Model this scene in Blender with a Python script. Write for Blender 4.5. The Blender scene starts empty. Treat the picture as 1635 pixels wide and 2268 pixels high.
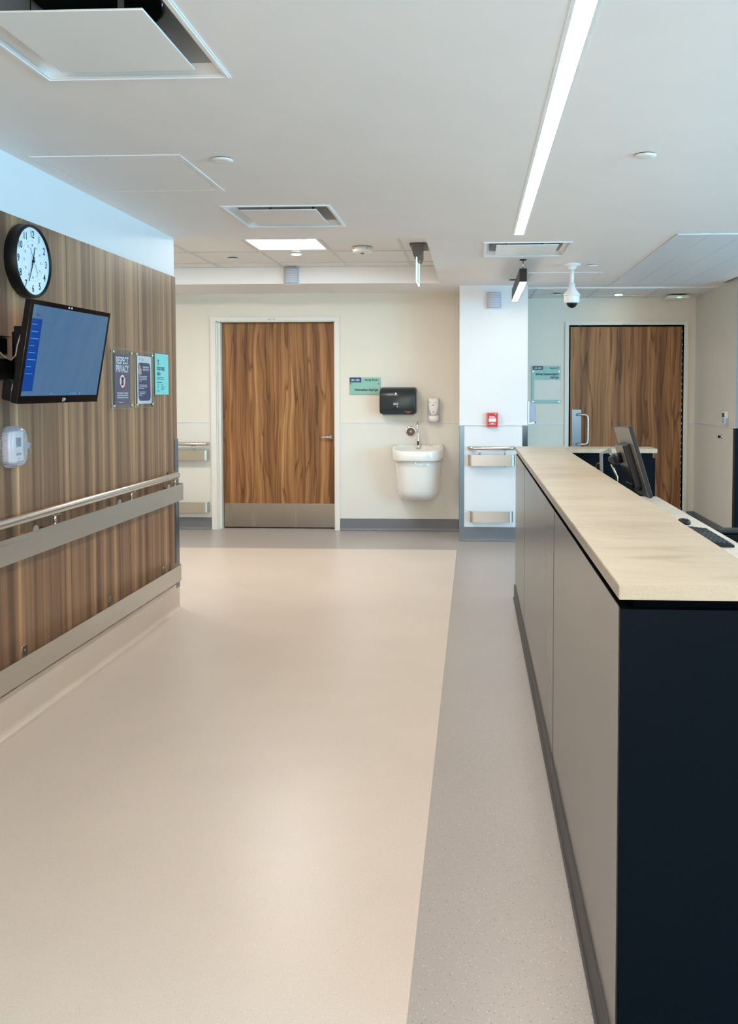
import bpy, bmesh, math, random
from mathutils import Vector, Matrix
random.seed(4)
PI = math.pi
sc = bpy.context.scene
COL = sc.collection

# ------------------------------------------------------------------ camera
def make_camera():
    yaw, pitch, f, px, py, H = -0.0485107, 0.0413205, 1905.2, 956.65, 944.9, 1.46
    F = Vector((math.sin(yaw)*math.cos(pitch), math.cos(yaw)*math.cos(pitch), -math.sin(pitch)))
    RT = Vector((math.cos(yaw), -math.sin(yaw), 0)); UP = RT.cross(F)
    cam = bpy.data.cameras.new('camera'); o = bpy.data.objects.new('camera', cam); COL.objects.link(o)
    M = Matrix.Identity(4)
    for i in range(3):
        M[i][0] = RT[i]; M[i][1] = UP[i]; M[i][2] = -F[i]
    M[2][3] = H
    o.matrix_world = M
    cam.sensor_fit = 'HORIZONTAL'; cam.sensor_width = 36.0; cam.lens = 36.0*f/1635.0
    cam.shift_x = -(px-817.5)/1635.0; cam.shift_y = -(1134.0-py)/1635.0
    cam.clip_start = 0.05; cam.clip_end = 60
    sc.camera = o
make_camera()

# ------------------------------------------------------------------ world, light, exposure
sc.view_settings.view_transform = 'Standard'; sc.view_settings.look = 'None'
sc.view_settings.gamma = 1.0; sc.view_settings.use_curve_mapping = False
sc.view_settings.exposure = 0.42
w = bpy.data.worlds.new('world'); sc.world = w; w.use_nodes = True
w.node_tree.nodes['Background'].inputs[0].default_value = (0.55, 0.78, 1.0, 1)
w.node_tree.nodes['Background'].inputs[1].default_value = 0.8
def area(name, loc, target, sx, sy, power, col):
    l = bpy.data.lights.new(name, 'AREA'); l.shape = 'RECTANGLE'; l.size = sx; l.size_y = sy
    l.energy = power; l.color = col
    o = bpy.data.objects.new(name, l); COL.objects.link(o); o.location = loc
    o.rotation_euler = (Vector(target)-Vector(loc)).to_track_quat('-Z', 'Y').to_euler()
    return o
# daylight through the right wall's windows; the rear light is an added, unseen fill
area('daylight_right', (6.3, 1.2, 1.55), (0, 1.2, 1.5), 5.6, 1.7, 400, (0.20, 0.66, 1.0))
area('fill_rear', (0.6, -3.7, 1.5), (0.6, 5, 1.4), 5.0, 2.0, 120, (1.0, 0.90, 0.80))
SLOT_E, TROF_E, DOWN_E, PEND_E = 46.0, 30.0, 30.0, 20.0

# ------------------------------------------------------------------ materials
def srgb(r, g, b):
    f = lambda c: (c/255/12.92) if c/255 <= .04045 else ((c/255+.055)/1.055)**2.4
    return (f(r), f(g), f(b), 1)
def pbr(name, col, rough=.5, metal=0., spec=.5, coat=0., trans=0., ior=1.45, alpha=1.):
    m = bpy.data.materials.new(name); m.use_nodes = True
    b = m.node_tree.nodes['Principled BSDF']
    b.inputs['Base Color'].default_value = col; b.inputs['Roughness'].default_value = rough
    b.inputs['Metallic'].default_value = metal; b.inputs['Specular IOR Level'].default_value = spec
    b.inputs['Coat Weight'].default_value = coat; b.inputs['Transmission Weight'].default_value = trans
    b.inputs['IOR'].default_value = ior; b.inputs['Alpha'].default_value = alpha
    return m
def emis(name, col, s, base=(.8, .8, .8, 1), rough=.5):
    m = pbr(name, base, rough); b = m.node_tree.nodes['Principled BSDF']
    b.inputs['Emission Color'].default_value = col; b.inputs['Emission Strength'].default_value = s
    return m
def nd(m, t, **kw):
    n = m.node_tree.nodes.new(t)
    for k, v in kw.items():
        if k in n.inputs: n.inputs[k].default_value = v
        else: setattr(n, k, v)
    return n
def lk(m, a, ao, b, bi): m.node_tree.links.new(a.outputs[ao], b.inputs[bi])
def coords(m, scale, loc=(0, 0, 0)):
    t = nd(m, 'ShaderNodeTexCoord'); mp = nd(m, 'ShaderNodeMapping')
    mp.inputs['Scale'].default_value = scale; mp.inputs['Location'].default_value = loc
    lk(m, t, 'Object', mp, 'Vector'); return mp
def ramp(m, stops, interp='LINEAR'):
    r = nd(m, 'ShaderNodeValToRGB'); cr = r.color_ramp; cr.interpolation = interp
    while len(cr.elements) < len(stops): cr.elements.new(.5)
    for e, (p, c) in zip(cr.elements, stops): e.position = p; e.color = c if len(c) == 4 else (*c, 1)
    return r
def mix(m, a, ao, b, bo, fac, mode='MIX'):
    x = nd(m, 'ShaderNodeMix', data_type='RGBA', blend_type=mode)
    if isinstance(fac, float): x.inputs[0].default_value = fac
    else: lk(m, fac[0], fac[1], x, 0)
    if isinstance(a, tuple): x.inputs[6].default_value = a
    else: lk(m, a, ao, x, 6)
    if isinstance(b, tuple): x.inputs[7].default_value = b
    else: lk(m, b, bo, x, 7)
    return x
def noise(m, src, scale=1., detail=4., rough=.55, dist=0.):
    n = nd(m, 'ShaderNodeTexNoise'); n.inputs['Scale'].default_value = scale; n.inputs['Detail'].default_value = detail
    n.inputs['Roughness'].default_value = rough; n.inputs['Distortion'].default_value = dist
    lk(m, src, 'Vector', n, 'Vector'); return n
def paint(name, col, rough=.55, bump=.02, spec=.35):
    m = pbr(name, col, rough, spec=spec); b = m.node_tree.nodes['Principled BSDF']
    n = noise(m, coords(m, (1, 1, 1)), 3., 3.)
    r = ramp(m, [(.3, tuple(c*.975 for c in col[:3])), (.7, col[:3])]); lk(m, n, 'Fac', r, 'Fac'); lk(m, r, 'Color', b, 'Base Color')
    n2 = noise(m, coords(m, (1, 1, 1)), 260., 2.)
    bp = nd(m, 'ShaderNodeBump'); bp.inputs['Strength'].default_value = bump; bp.inputs['Distance'].default_value = .002
    lk(m, n2, 'Fac', bp, 'Height'); lk(m, bp, 'Normal', b, 'Normal')
    return m
def speckle(name, base, dark, light, rough=.32, scale=170., spec=.5):
    m = pbr(name, base, rough, spec=spec); b = m.node_tree.nodes['Principled BSDF']
    c = coords(m, (1, 1, 1))
    big = noise(m, c, 1.3, 3.); fine = noise(m, c, scale*1.6, 3., .7)
    r0 = ramp(m, [(.25, tuple(x*.95 for x in base[:3])), (.75, tuple(min(1, x*1.03) for x in base[:3]))]); lk(m, big, 'Fac', r0, 'Fac')
    rf = ramp(m, [(.34, (.76, .76, .76)), (.5, (.98, .98, .98)), (.68, (1.06, 1.06, 1.06))]); lk(m, fine, 'Fac', rf, 'Fac')
    a = mix(m, r0, 'Color', rf, 'Color', 1.0, 'MULTIPLY')
    v = nd(m, 'ShaderNodeTexVoronoi'); v.inputs['Scale'].default_value = scale; lk(m, c, 'Vector', v, 'Vector')
    sep = nd(m, 'ShaderNodeSeparateColor'); lk(m, v, 'Color', sep, 'Color')
    dr = ramp(m, [(.0, (1, 1, 1)), (.06, (1, 1, 1)), (.065, (0, 0, 0))], 'CONSTANT'); lk(m, sep, 'Red', dr, 'Fac')
    lr = ramp(m, [(.0, (1, 1, 1)), (.06, (1, 1, 1)), (.065, (0, 0, 0))], 'CONSTANT'); lk(m, sep, 'Green', lr, 'Fac')
    ds = ramp(m, [(.22, (1, 1, 1)), (.34, (0, 0, 0))]); lk(m, v, 'Distance', ds, 'Fac')
    d1 = mix(m, dr, 'Color', ds, 'Color', 1.0, 'MULTIPLY'); l1 = mix(m, lr, 'Color', ds, 'Color', 1.0, 'MULTIPLY')
    x = mix(m, a, 2, dark, 0, (d1, 2)); y = mix(m, x, 2, light, 0, (l1, 2))
    lk(m, y, 2, b, 'Base Color')
    return m
def wood_stripes(name):
    m = pbr(name, (.2, .13, .08, 1), .42, spec=.4); b = m.node_tree.nodes['Principled BSDF']
    n1 = noise(m, coords(m, (1, 15, .16)), 1., 4., .58, .35)
    n2 = noise(m, coords(m, (1, 55, .22), (3, 1, 7)), 1., 2., .55, .2)
    n3 = noise(m, coords(m, (1, 4.2, .12), (9, 5, 2)), 1., 1., .5)
    r1 = ramp(m, [(.32, srgb(100, 80, 64)), (.45, srgb(124, 101, 80)), (.53, srgb(143, 118, 93)), (.60, srgb(156, 130, 100)), (.70, srgb(182, 154, 118))])
    lk(m, n1, 'Fac', r1, 'Fac')
    r2 = ramp(m, [(.3, (.82, .80, .78)), (.6, (1.04, 1.04, 1.04))]); lk(m, n2, 'Fac', r2, 'Fac')
    r3 = ramp(m, [(.38, (.80, .78, .78)), (.62, (1.06, 1.05, 1.03))]); lk(m, n3, 'Fac', r3, 'Fac')
    a = mix(m, r1, 'Color', r2, 'Color', 1., 'MULTIPLY'); c1 = mix(m, a, 2, r3, 'Color', 1., 'MULTIPLY'); c = mix(m, c1, 2, (1.08, .98, .93, 1), 0, 1., 'MULTIPLY')
    lk(m, c, 2, b, 'Base Color'); return m
def wood_figured(name, off, gain=1.):
    m = pbr(name, (.2, .12, .06, 1), .42, spec=.4); b = m.node_tree.nodes['Principled BSDF']
    base = coords(m, (1, 1, 1), off)
    wv = noise(m, coords(m, (3.0, 1, 1.15), off), 1., 2., .5)
    sep = nd(m, 'ShaderNodeSeparateXYZ'); lk(m, base, 'Vector', sep, 'Vector')
    ma = nd(m, 'ShaderNodeMath', operation='MULTIPLY_ADD'); ma.inputs[1].default_value = .105
    lk(m, wv, 'Fac', ma, 0); lk(m, sep, 'X', ma, 2)
    cb = nd(m, 'ShaderNodeCombineXYZ'); lk(m, ma, 'Value', cb, 'X'); lk(m, sep, 'Z', cb, 'Z')
    def mp(s):
        q = nd(m, 'ShaderNodeMapping'); q.inputs['Scale'].default_value = s; lk(m, cb, 'Vector', q, 'Vector'); return q
    n1 = noise(m, mp((16, 1, .4)), 1., 4., .6, .15)
    n2 = noise(m, mp((60, 1, 1.2)), 1., 2., .6)
    n4 = noise(m, mp((8.5, 1, .42)), 1., 1.5, .45, .25)
    r1 = ramp(m, [(.30, srgb(92, 60, 36)), (.45, srgb(132, 91, 56)), (.57, srgb(158, 114, 72)), (.72, srgb(184, 139, 92))])
    lk(m, n1, 'Fac', r1, 'Fac')
    r2 = ramp(m, [(.3, (.80, .78, .76)), (.6, (1.03, 1.03, 1.03))]); lk(m, n2, 'Fac', r2, 'Fac')
    g = (1, 1, 1); d = (.40, .33, .27); e = (.74, .68, .62)
    r4 = ramp(m, [(.30, g), (.385, e), (.40, d), (.407, g), (.485, g), (.50, e), (.509, d), (.517, g), (.60, g), (.62, e), (.628, d), (.636, g)])
    lk(m, n4, 'Fac', r4, 'Fac')
    a = mix(m, r1, 'Color', r2, 'Color', 1., 'MULTIPLY'); c0 = mix(m, a, 2, r4, 'Color', .95, 'MULTIPLY'); c = mix(m, c0, 2, (gain*1.04, gain, gain*.93, 1), 0, 1., 'MULTIPLY')
    lk(m, c, 2, b, 'Base Color'); return m
def brushed(name, col=(.60, .59, .56, 1), rough=.3, stretch=(2, 2, 200), aniso=.0):
    m = pbr(name, col, rough, 1.); b = m.node_tree.nodes['Principled BSDF']
    n = noise(m, coords(m, stretch), 1., 3., .6)
    r = ramp(m, [(.3, (rough*.8,)*3), (.7, (rough*1.25,)*3)]); lk(m, n, 'Fac', r, 'Fac'); lk(m, r, 'Color', b, 'Roughness')
    return m
def stone(name, col, rough=.3):
    m = pbr(name, col, rough, spec=.5); b = m.node_tree.nodes['Principled BSDF']
    n1 = noise(m, coords(m, (2.2, 5.5, 1)), 1.6, 6., .62, .6); n2 = noise(m, coords(m, (1, 1, 1)), 150., 2., .6)
    r1 = ramp(m, [(.33, tuple(c*k for c, k in zip(col[:3], (.84, .80, .76)))), (.5, col[:3]), (.68, tuple(min(1, c*1.10) for c in col[:3]))]); lk(m, n1, 'Fac', r1, 'Fac')
    r2 = ramp(m, [(.35, (.93, .93, .93)), (.55, (1, 1, 1))]); lk(m, n2, 'Fac', r2, 'Fac')
    a = mix(m, r1, 'Color', r2, 'Color', 1., 'MULTIPLY'); lk(m, a, 2, b, 'Base Color'); return m

M = {}
M['wall'] = paint('wall_paint_warm_white', srgb(226, 219, 204))
M['wallw'] = paint('column_paint_white', srgb(228, 229, 230))
M['wall2'] = paint('wall_protection_sheet', srgb(224, 220, 210), .45)
M['ceil'] = paint('ceiling_paint', srgb(240, 236, 233), .7, .01, .2)
M['tile'] = paint('ceiling_tile', srgb(238, 236, 233), .8, .12, .1)
M['white'] = pbr('white_enamel', srgb(238, 238, 236), .35)
M['duct'] = pbr('grey_diffuser_cone', srgb(172, 175, 176), .45)
M['frame'] = paint('door_frame_paint', srgb(226, 223, 213), .4)
M['plastic'] = pbr('white_plastic', srgb(238, 236, 230), .3)
M['ceramic'] = pbr('vitreous_china', srgb(240, 237, 230), .1, coat=.5)
M['cream'] = speckle('cream_sheet_floor', srgb(214, 201, 188), srgb(170, 150, 130), srgb(238, 226, 210), .33, 330.)
M['grey'] = speckle('grey_sheet_floor', srgb(170, 163, 158), srgb(84, 76, 72), srgb(226, 218, 208), .33, 230.)
M['base_dk'] = speckle('dark_grey_cove', srgb(118, 118, 122), srgb(70, 70, 76), srgb(168, 168, 172), .4, 260.)
M['plinth'] = speckle('counter_plinth_sheet', srgb(92, 90, 90), srgb(60, 58, 60), srgb(120, 118, 116), .5, 260., .3)
M['base_cream'] = speckle('cream_cove', srgb(214, 200, 184), srgb(170, 155, 140), srgb(232, 222, 210), .4, 330.)
M['wood'] = wood_stripes('walnut_striped_laminate')
M['doorwood'] = wood_figured('walnut_figured_laminate', (0, 0, 0))
M['doorwood2'] = wood_figured('walnut_figured_laminate_deep', (4.3, 0, 2.1), 1.12)
M['steel'] = pbr('satin_stainless', (.66, .64, .60, 1), .26, 1.)
M['steel2'] = brushed('satin_crash_rail_steel', (.60, .58, .53, 1), .36)
M['guard'] = pbr('corner_guard_steel', (.13, .19, .24, 1), .22, 1.)
M['kick'] = brushed('kick_plate_steel', (.38, .355, .315, 1), .24, (9, 2, .5))
M['chrome'] = pbr('chrome', (.85, .86, .88, 1), .08, 1.)
M['black'] = pbr('black_plastic', srgb(16, 16, 18), .42, spec=.35)
M['gloss'] = pbr('gloss_black_plastic', srgb(8, 9, 12), .08)
M['dark'] = pbr('dark_void', srgb(28, 32, 36), .8)
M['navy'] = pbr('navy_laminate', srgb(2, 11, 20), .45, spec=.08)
M['void'] = pbr('black_gap_shade', srgb(4, 7, 11), .9, spec=.05)  # shade colour for the counter's gap and seams
M['greige'] = pbr('greige_laminate', srgb(142, 137, 130), .24, spec=.6)
M['stone'] = stone('cream_quartz', srgb(180, 166, 145))
M['desk'] = stone('pale_desk_laminate', srgb(214, 204, 190), .35)
M['slot'] = emis('slot_light_lens', (1, .90, .79, 1), SLOT_E)
M['troffer'] = emis('troffer_lens', (1, .96, .91, 1), TROF_E)
M['down'] = emis('downlight_lens', (1, .94, .84, 1), DOWN_E)
M['pend'] = emis('pendant_lens', (1, .92, .80, 1), PEND_E)
M['acryl'] = pbr('clear_acrylic', (.93, .96, .96, 1), .05, trans=1., ior=1.2)
M['clear'] = pbr('clear_polycarbonate', (.90, .88, .95, 1), .1, trans=.78, ior=1.3)
M['frost'] = pbr('frosted_lilac_plastic', srgb(196, 212, 236), .15, trans=.55, ior=1.2)
M['mint'] = pbr('mint_acrylic', srgb(138, 186, 170), .25)
M['teal'] = pbr('teal_acrylic', srgb(112, 176, 170), .2)
M['cyan'] = pbr('turquoise_print', srgb(120, 208, 206), .4)
M['navyp'] = pbr('navy_print', srgb(28, 70, 102), .4)
M['indigo'] = pbr('indigo_print', srgb(66, 72, 112), .4)
M['indigo2'] = pbr('deep_blue_print', srgb(22, 48, 96), .4)
M['paper'] = pbr('white_print', srgb(236, 242, 244), .5)
M['ink'] = pbr('black_ink', srgb(20, 26, 34), .6)
M['grink'] = pbr('grey_ink', srgb(110, 120, 128), .6)
M['red'] = pbr('red_enamel', srgb(200, 18, 20), .3)
M['dkred'] = pbr('dark_red', srgb(120, 10, 14), .4)
M['pink'] = pbr('skin_print', srgb(214, 178, 170), .5)
M['grey_pl'] = pbr('grey_plastic', srgb(112, 112, 108), .45)
M['ltgrey'] = pbr('light_grey_plastic', srgb(176, 184, 200), .45)
M['char'] = pbr('smoked_dispenser_plastic', srgb(38, 44, 46), .28)
M['label'] = pbr('silver_label', srgb(170, 176, 178), .4)
M['amber'] = pbr('amber_ink', srgb(176, 122, 50), .5)
M['blue'] = pbr('cobalt_plastic', srgb(20, 20, 170), .4)
M['brown'] = pbr('smoked_sensor_lens', srgb(92, 66, 50), .25)
M['monback'] = pbr('graphite_plastic', srgb(122, 117, 108), .34)
M['cable'] = pbr('white_cable', srgb(206, 196, 176), .5)
M['rad'] = pbr('radiant_panel_enamel', srgb(226, 236, 244), .3)
M['screen'] = emis('screen_page', srgb(90, 144, 186), .40, srgb(30, 40, 60), .05)
M['screen'].node_tree.nodes['Principled BSDF'].inputs['Coat Weight'].default_value = 1.
M['screen'].node_tree.nodes['Principled BSDF'].inputs['Coat Roughness'].default_value = .03
M['sidebar'] = emis('screen_sidebar', srgb(0, 62, 140), .75, srgb(10, 20, 50), .06)
M['icon'] = emis('screen_icons', srgb(70, 150, 210), .8, srgb(20, 30, 60), .06)
M['exit_edge'] = emis('edge_lit_acrylic', srgb(190, 245, 255), 2.2)
M['exit_face'] = emis('exit_pictogram_green', srgb(20, 150, 120), .8)
M['lcd'] = pbr('lcd_glass', srgb(40, 70, 90), .1)
M['clockface'] = pbr('clock_dial', srgb(226, 240, 244), .3, coat=.4)
M['key'] = pbr('keycap_plastic', srgb(40, 46, 52), .4)
M['green'] = emis('green_led', (.1, 1, .4, 1), 2.)
M['bluegrey'] = paint('slate_paint_and_shade', srgb(120, 128, 140))  # nook wall paint; also the shade colour on the side wall's end

# ------------------------------------------------------------------ mesh builder
class MB:
    def __init__(s): s.bm = bmesh.new(); s.mats = []; s.cur = 0; s.T = None
    def m(s, name):
        mt = M[name]
        if mt not in s.mats: s.mats.append(mt)
        s.cur = s.mats.index(mt); return s
    def _fin(s, faces, smooth=False):
        for f in faces: f.material_index = s.cur; f.smooth = smooth
    def box(s, x0, x1, y0, y1, z0, z1, bev=0., seg=2):
        if x0 > x1: x0, x1 = x1, x0
        if y0 > y1: y0, y1 = y1, y0
        if z0 > z1: z0, z1 = z1, z0
        v = [s.bm.verts.new((x, y, z)) for x in (x0, x1) for y in (y0, y1) for z in (z0, z1)]
        F = [(0, 1, 3, 2), (4, 6, 7, 5), (0, 4, 5, 1), (2, 3, 7, 6), (0, 2, 6, 4), (1, 5, 7, 3)]
        fs = [s.bm.faces.new([v[i] for i in q]) for q in F]
        s._fin(fs)
        if bev > 0:
            es = list({e for f in fs for e in f.edges})
            r = bmesh.ops.bevel(s.bm, geom=es, offset=bev, segments=seg, affect='EDGES', profile=.5, material=-1)
            for f in r['faces']: f.material_index = s.cur; f.smooth = True
        return s
    def ring(s, pts): return [s.bm.verts.new(p) for p in pts]
    def loft(s, rings, cap0=True, cap1=True, smooth=True, closed=True):
        R = [s.ring(r) for r in rings]; n = len(R[0]); fs = []
        for a, b in zip(R, R[1:]):
            for i in range(n if closed else n-1):
                j = (i+1) % n
                fs.append(s.bm.faces.new((a[i], a[j], b[j], b[i])))
        s._fin(fs, smooth)
        c = []
        if cap0: c.append(s.bm.faces.new(R[0][::-1]))
        if cap1: c.append(s.bm.faces.new(R[-1]))
        s._fin(c); return s
    def cyl(s, p0, p1, r0, r1=None, seg=24, smooth=True, caps=True):
        r1 = r0 if r1 is None else r1
        p0 = Vector(p0); p1 = Vector(p1); d = (p1-p0).normalized()
        a = d.orthogonal().normalized(); b = d.cross(a)
        rs = [[p+(a*math.cos(2*PI*i/seg)+b*math.sin(2*PI*i/seg))*r for i in range(seg)] for p, r in ((p0, r0), (p1, r1))]
        return s.loft(rs, caps, caps, smooth)
    def lathe(s, o, d, prof, seg=32, cap0=True, cap1=True):      # prof: (distance along d, radius)
        o = Vector(o); d = Vector(d).normalized(); a = d.orthogonal().normalized(); b = d.cross(a)
        rs = [[o+d*t+(a*math.cos(2*PI*i/seg)+b*math.sin(2*PI*i/seg))*max(r, 1e-4) for i in range(seg)] for t, r in prof]
        return s.loft(rs, cap0, cap1)
    def tube(s, pts, r, seg=12, caps=True):
        pts = [Vector(p) for p in pts]; rs = []; a = None
        for i, p in enumerate(pts):
            d = (pts[min(i+1, len(pts)-1)]-pts[max(i-1, 0)]).normalized()
            if a is None: a = d.orthogonal().normalized()
            a = (a-d*a.dot(d)).normalized(); b = d.cross(a)
            rr = r[i] if isinstance(r, (list, tuple)) else r
            rs.append([p+(a*math.cos(2*PI*k/seg)+b*math.sin(2*PI*k/seg))*rr for k in range(seg)])
        return s.loft(rs, caps, caps)
    def plate(s, path, t, z0, z1):                                # vertical strip of thickness t along an XY path
        P = [Vector((x, y)) for x, y in path]; L = []; Rr = []
        for i, p in enumerate(P):
            d = (P[min(i+1, len(P)-1)]-P[max(i-1, 0)]).normalized(); n = Vector((-d.y, d.x))*t/2
            L.append(p+n); Rr.append(p-n)
        rs = [[(l.x, l.y, z0), (l.x, l.y, z1), (r.x, r.y, z1), (r.x, r.y, z0)] for l, r in zip(L, Rr)]
        return s.loft(rs, smooth=False)
    def prism(s, pts, vec, smooth=False):                         # planar polygon pushed along vec
        v = Vector(vec); return s.loft([[Vector(p) for p in pts], [Vector(p)+v for p in pts]], smooth=smooth)
    def quad(s, pts):
        f = s.bm.faces.new(s.ring(pts)); s._fin([f]); return s
    def text(s, body, size, o, X, Y, align='LEFT', sx=1., ext=.0004, bold=0.):
        cu = bpy.data.curves.new('t', 'FONT'); cu.body = body; cu.size = size; cu.align_x = align
        cu.extrude = ext; cu.offset = bold; cu.resolution_u = 2; cu.space_line = 1.05
        ob = bpy.data.objects.new('t', cu); COL.objects.link(ob)
        bpy.context.view_layer.update()
        me = bpy.data.meshes.new_from_object(ob.evaluated_get(bpy.context.evaluated_depsgraph_get()))
        X = Vector(X); Y = Vector(Y); Z = X.cross(Y); o = Vector(o)
        for v in me.vertices: c = v.co.copy(); v.co = o+X*c.x*sx+Y*c.y+Z*(c.z+ext)
        n0 = len(s.bm.faces); s.bm.from_mesh(me); s.bm.faces.ensure_lookup_table()
        for f in s.bm.faces[n0:]: f.material_index = s.cur
        bpy.data.objects.remove(ob); bpy.data.meshes.remove(me); bpy.data.curves.remove(cu)
        return s
    def build(s, name, parent=None, mtx=None):
        if mtx is not None: s.bm.transform(mtx)
        root = parent
        while root is not None and root.parent is not None: root = root.parent
        off = root.location if root is not None else Vector((0, 0, 0))
        if root is not None: bmesh.ops.translate(s.bm, verts=s.bm.verts, vec=-off)
        bmesh.ops.recalc_face_normals(s.bm, faces=s.bm.faces)
        me = bpy.data.meshes.new(name); s.bm.to_mesh(me); s.bm.free()
        for mt in s.mats: me.materials.append(mt)
        o = bpy.data.objects.new(name, me); COL.objects.link(o)
        if parent is not None: o.parent = parent
        return o
def mb(mat): return MB().m(mat)
def tag(o, label, cat, group=None, kind=None):
    o['label'] = label; o['category'] = cat
    if group: o['group'] = group
    if kind: o['kind'] = kind
    return o
def thing(name, loc, label, cat, group=None):
    o = bpy.data.objects.new(name, None); COL.objects.link(o); o.location = loc; o.empty_display_size = .05
    return tag(o, label, cat, group)
def struct(o, label=None):
    o['kind'] = 'structure'
    if label: o['label'] = label
    return o
def dup(root, loc, label):
    r = root.copy(); COL.objects.link(r); r.location = loc; r['label'] = label
    def rec(src, dst):
        for ch in list(src.children):
            c = ch.copy(); COL.objects.link(c); c.parent = dst; rec(ch, c)
    rec(root, r); return r
def cells(x0, x1, y0, y1, holes):
    xs = sorted({x0, x1, *[min(max(h[i], x0), x1) for h in holes for i in (0, 1)]})
    ys = sorted({y0, y1, *[min(max(h[i], y0), y1) for h in holes for i in (2, 3)]})
    for a, b in zip(xs, xs[1:]):
        for c, d in zip(ys, ys[1:]):
            mx, my = (a+b)/2, (c+d)/2
            if b-a < 1e-5 or d-c < 1e-5 or any(h[0] < mx < h[1] and h[2] < my < h[3] for h in holes): continue
            yield a, b, c, d

# ------------------------------------------------------------------ dimensions
ZC = 2.475            # plaster ceiling
XL = -1.99            # walnut wall
YB = 8.93             # wall with the family-room door
YR = 9.40             # wall with the right-hand door
XR = 2.38             # short side wall on the right
YC = 8.346            # front of the column

# ------------------------------------------------------------------ floor
o = mb('cream').box(XL-.1, -.152, -4, 7.86, -.05, 0).build('floor'); struct(o, 'cream speckled sheet floor of the corridor')
o['kind'] = 'structure'
f = mb('grey')
for c in cells(-5.2, 6.6, -4.0, 9.6, [(XL-.1, -.152, -4.0, 7.86), (-5.2, XL-.1, -4, 7.86)]): f.box(*c, -.05, 0)
struct(f.build('floor.001'), 'grey speckled border of the sheet floor')
c = mb('cream').box(-5.2, XL-.1, 5.5, 7.86, -.04, .0); struct(c.build('floor.002'), 'cream floor of the side corridor')

# ------------------------------------------------------------------ walls
w_ = mb('wallw').box(XL-.14, XL, -4, 5.66, 0, 2.8); struct(w_.build('wall_left'))
pnl = mb('wood').box(XL, XL+.010, -4, 4.118, .172, 2.215).box(XL, XL+.010, 4.122, 5.655, .172, 2.215)
tag(pnl.build('wall_panelling'), 'walnut striped laminate panelling covering the left wall', 'wall panelling')
b_ = mb('wall')
for a in cells(-5.2, -.137, 0, 2.8, [(-2.70, -1.443, 0, 2.19)]): b_.box(a[0], a[1], YB, YB+.16, a[2], a[3])
struct(b_.build('wall_back'))
struct(mb('wallw').box(-.137, .52, YC, 9.56, 0, 2.8).build('wall_column'))
r_ = mb('wall')
for a in cells(.52, 2.55, 0, 2.8, [(1.03, 2.255, 0, 2.17)]): r_.box(a[0], a[1], YR, YR+.16, a[2], a[3])
struct(r_.build('wall_back_right'))
struct(mb('wall').box(XR, XR+.14, 7.93, YR, 0, 2.8).build('wall_side_right'))
struct(mb('bluegrey').box(XR+.14, 6.6, 8.6, 8.7, 0, 2.8).build('wall_nook'))
wr = mb('wall')
for a in cells(-4, 8.7, 0, 2.8, [(-1.6, 4.0, .7, 2.4)]): wr.box(6.5, 6.62, a[0], a[1], a[2], a[3])
struct(wr.build('wall_right'))
wn = mb('wall')
for a in cells(-2.1, 6.6, 0, 2.8, [(-1.9, 3.1, .5, 2.45)]): wn.box(a[0], a[1], -4.1, -4.0, a[2], a[3])
struct(wn.build('wall_front'))
struct(mb('wall').box(-5.2, -5.1, 5.5, 8.93, 0, 2.8).build('wall_corridor_end'))
struct(mb('wall').box(-5.2, XL-.14, 5.52, 5.66, 0, 2.8).build('wall_corridor_side'))
wf = mb('frame')
for a in cells(-1.6, 4.0, .7, 2.4, [(-1.55, .22, .75, 2.35), (.28, 2.1, .75, 2.35), (2.16, 3.95, .75, 2.35)]): wf.box(6.48, 6.6, a[0], a[1], a[2], a[3])
struct(wf.build('window_1'))
wf = mb('frame')
for a in cells(-1.9, 3.1, .5, 2.45, [(-1.85, .57, .55, 2.4), (.63, 3.05, .55, 2.4)]): wf.box(a[0], a[1], -4.08, -3.98, a[2], a[3])
struct(wf.build('window_2'))

struct(mb('bluegrey').box(XR-.001, XR+.141, 7.926, 7.9302, 1.124, 2.72).build('wall_end_shade'), 'end face of the short side wall, its shade put into the colour')  # slate sheet paints the shade on the wall's end face
# wall protection sheets below the trim bead and the beads themselves
LOWS = [((-5.1, -2.758), (YB-.003, YB)), ((-1.396, -.137), (YB-.003, YB))]
ws = mb('wall2')
for (x0, x1), (y0, y1) in LOWS: ws.box(x0, x1, y0, y1, .125, 1.13)
struct(ws.build('trim_1'), 'smooth protection sheet on the lower back wall')
bd = mb('wallw')
for (x0, x1), (y0, y1) in LOWS: bd.box(x0, x1, YB-.010, YB, 1.129, 1.138)
struct(bd.build('trim_2'), 'thin horizontal bead across the back wall')
struct(mb('wallw').box(-.137, .52, YC-.004, YC, .135, 1.128).build('trim_3'), 'protection sheet on the lower column')
struct(mb('wallw').box(-.139, .522, YC-.013, YC, 1.128, 1.137).build('trim_4'), 'thin bead across the column')
struct(mb('wallw').box(.52, .99, YR-.012, YR, 1.104, 1.114).box(2.30, XR, YR-.012, YR, 1.122, 1.132).box(XR-.012, XR, 7.93, YR, 1.122, 1.130).build('trim_5'), 'thin bead around the right-hand nook')
def cove(mt, a, b, n, h, t=.012, r=.028):        # base along a->b (XY), n = outward normal
    a = Vector((*a, 0)); b = Vector((*b, 0)); n = Vector((*n, 0)); m_ = mb(mt)
    prof = [(0, h), (t*.6, h), (t, h-.004), (t, r)] + [(t+r-r*math.cos(q), r-r*math.sin(q)) for q in (PI/8, PI/4, 3*PI/8)] + [(t+r, .0008), (0, .0008)]
    return m_.loft([[p+n*u+Vector((0, 0, v)) for u, v in prof] for p in (a, b)], smooth=False)
struct(cove('base_cream', (XL, -4), (XL, 5.66), (1, 0), .172, .0125).build('baseboard_left'))
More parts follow.
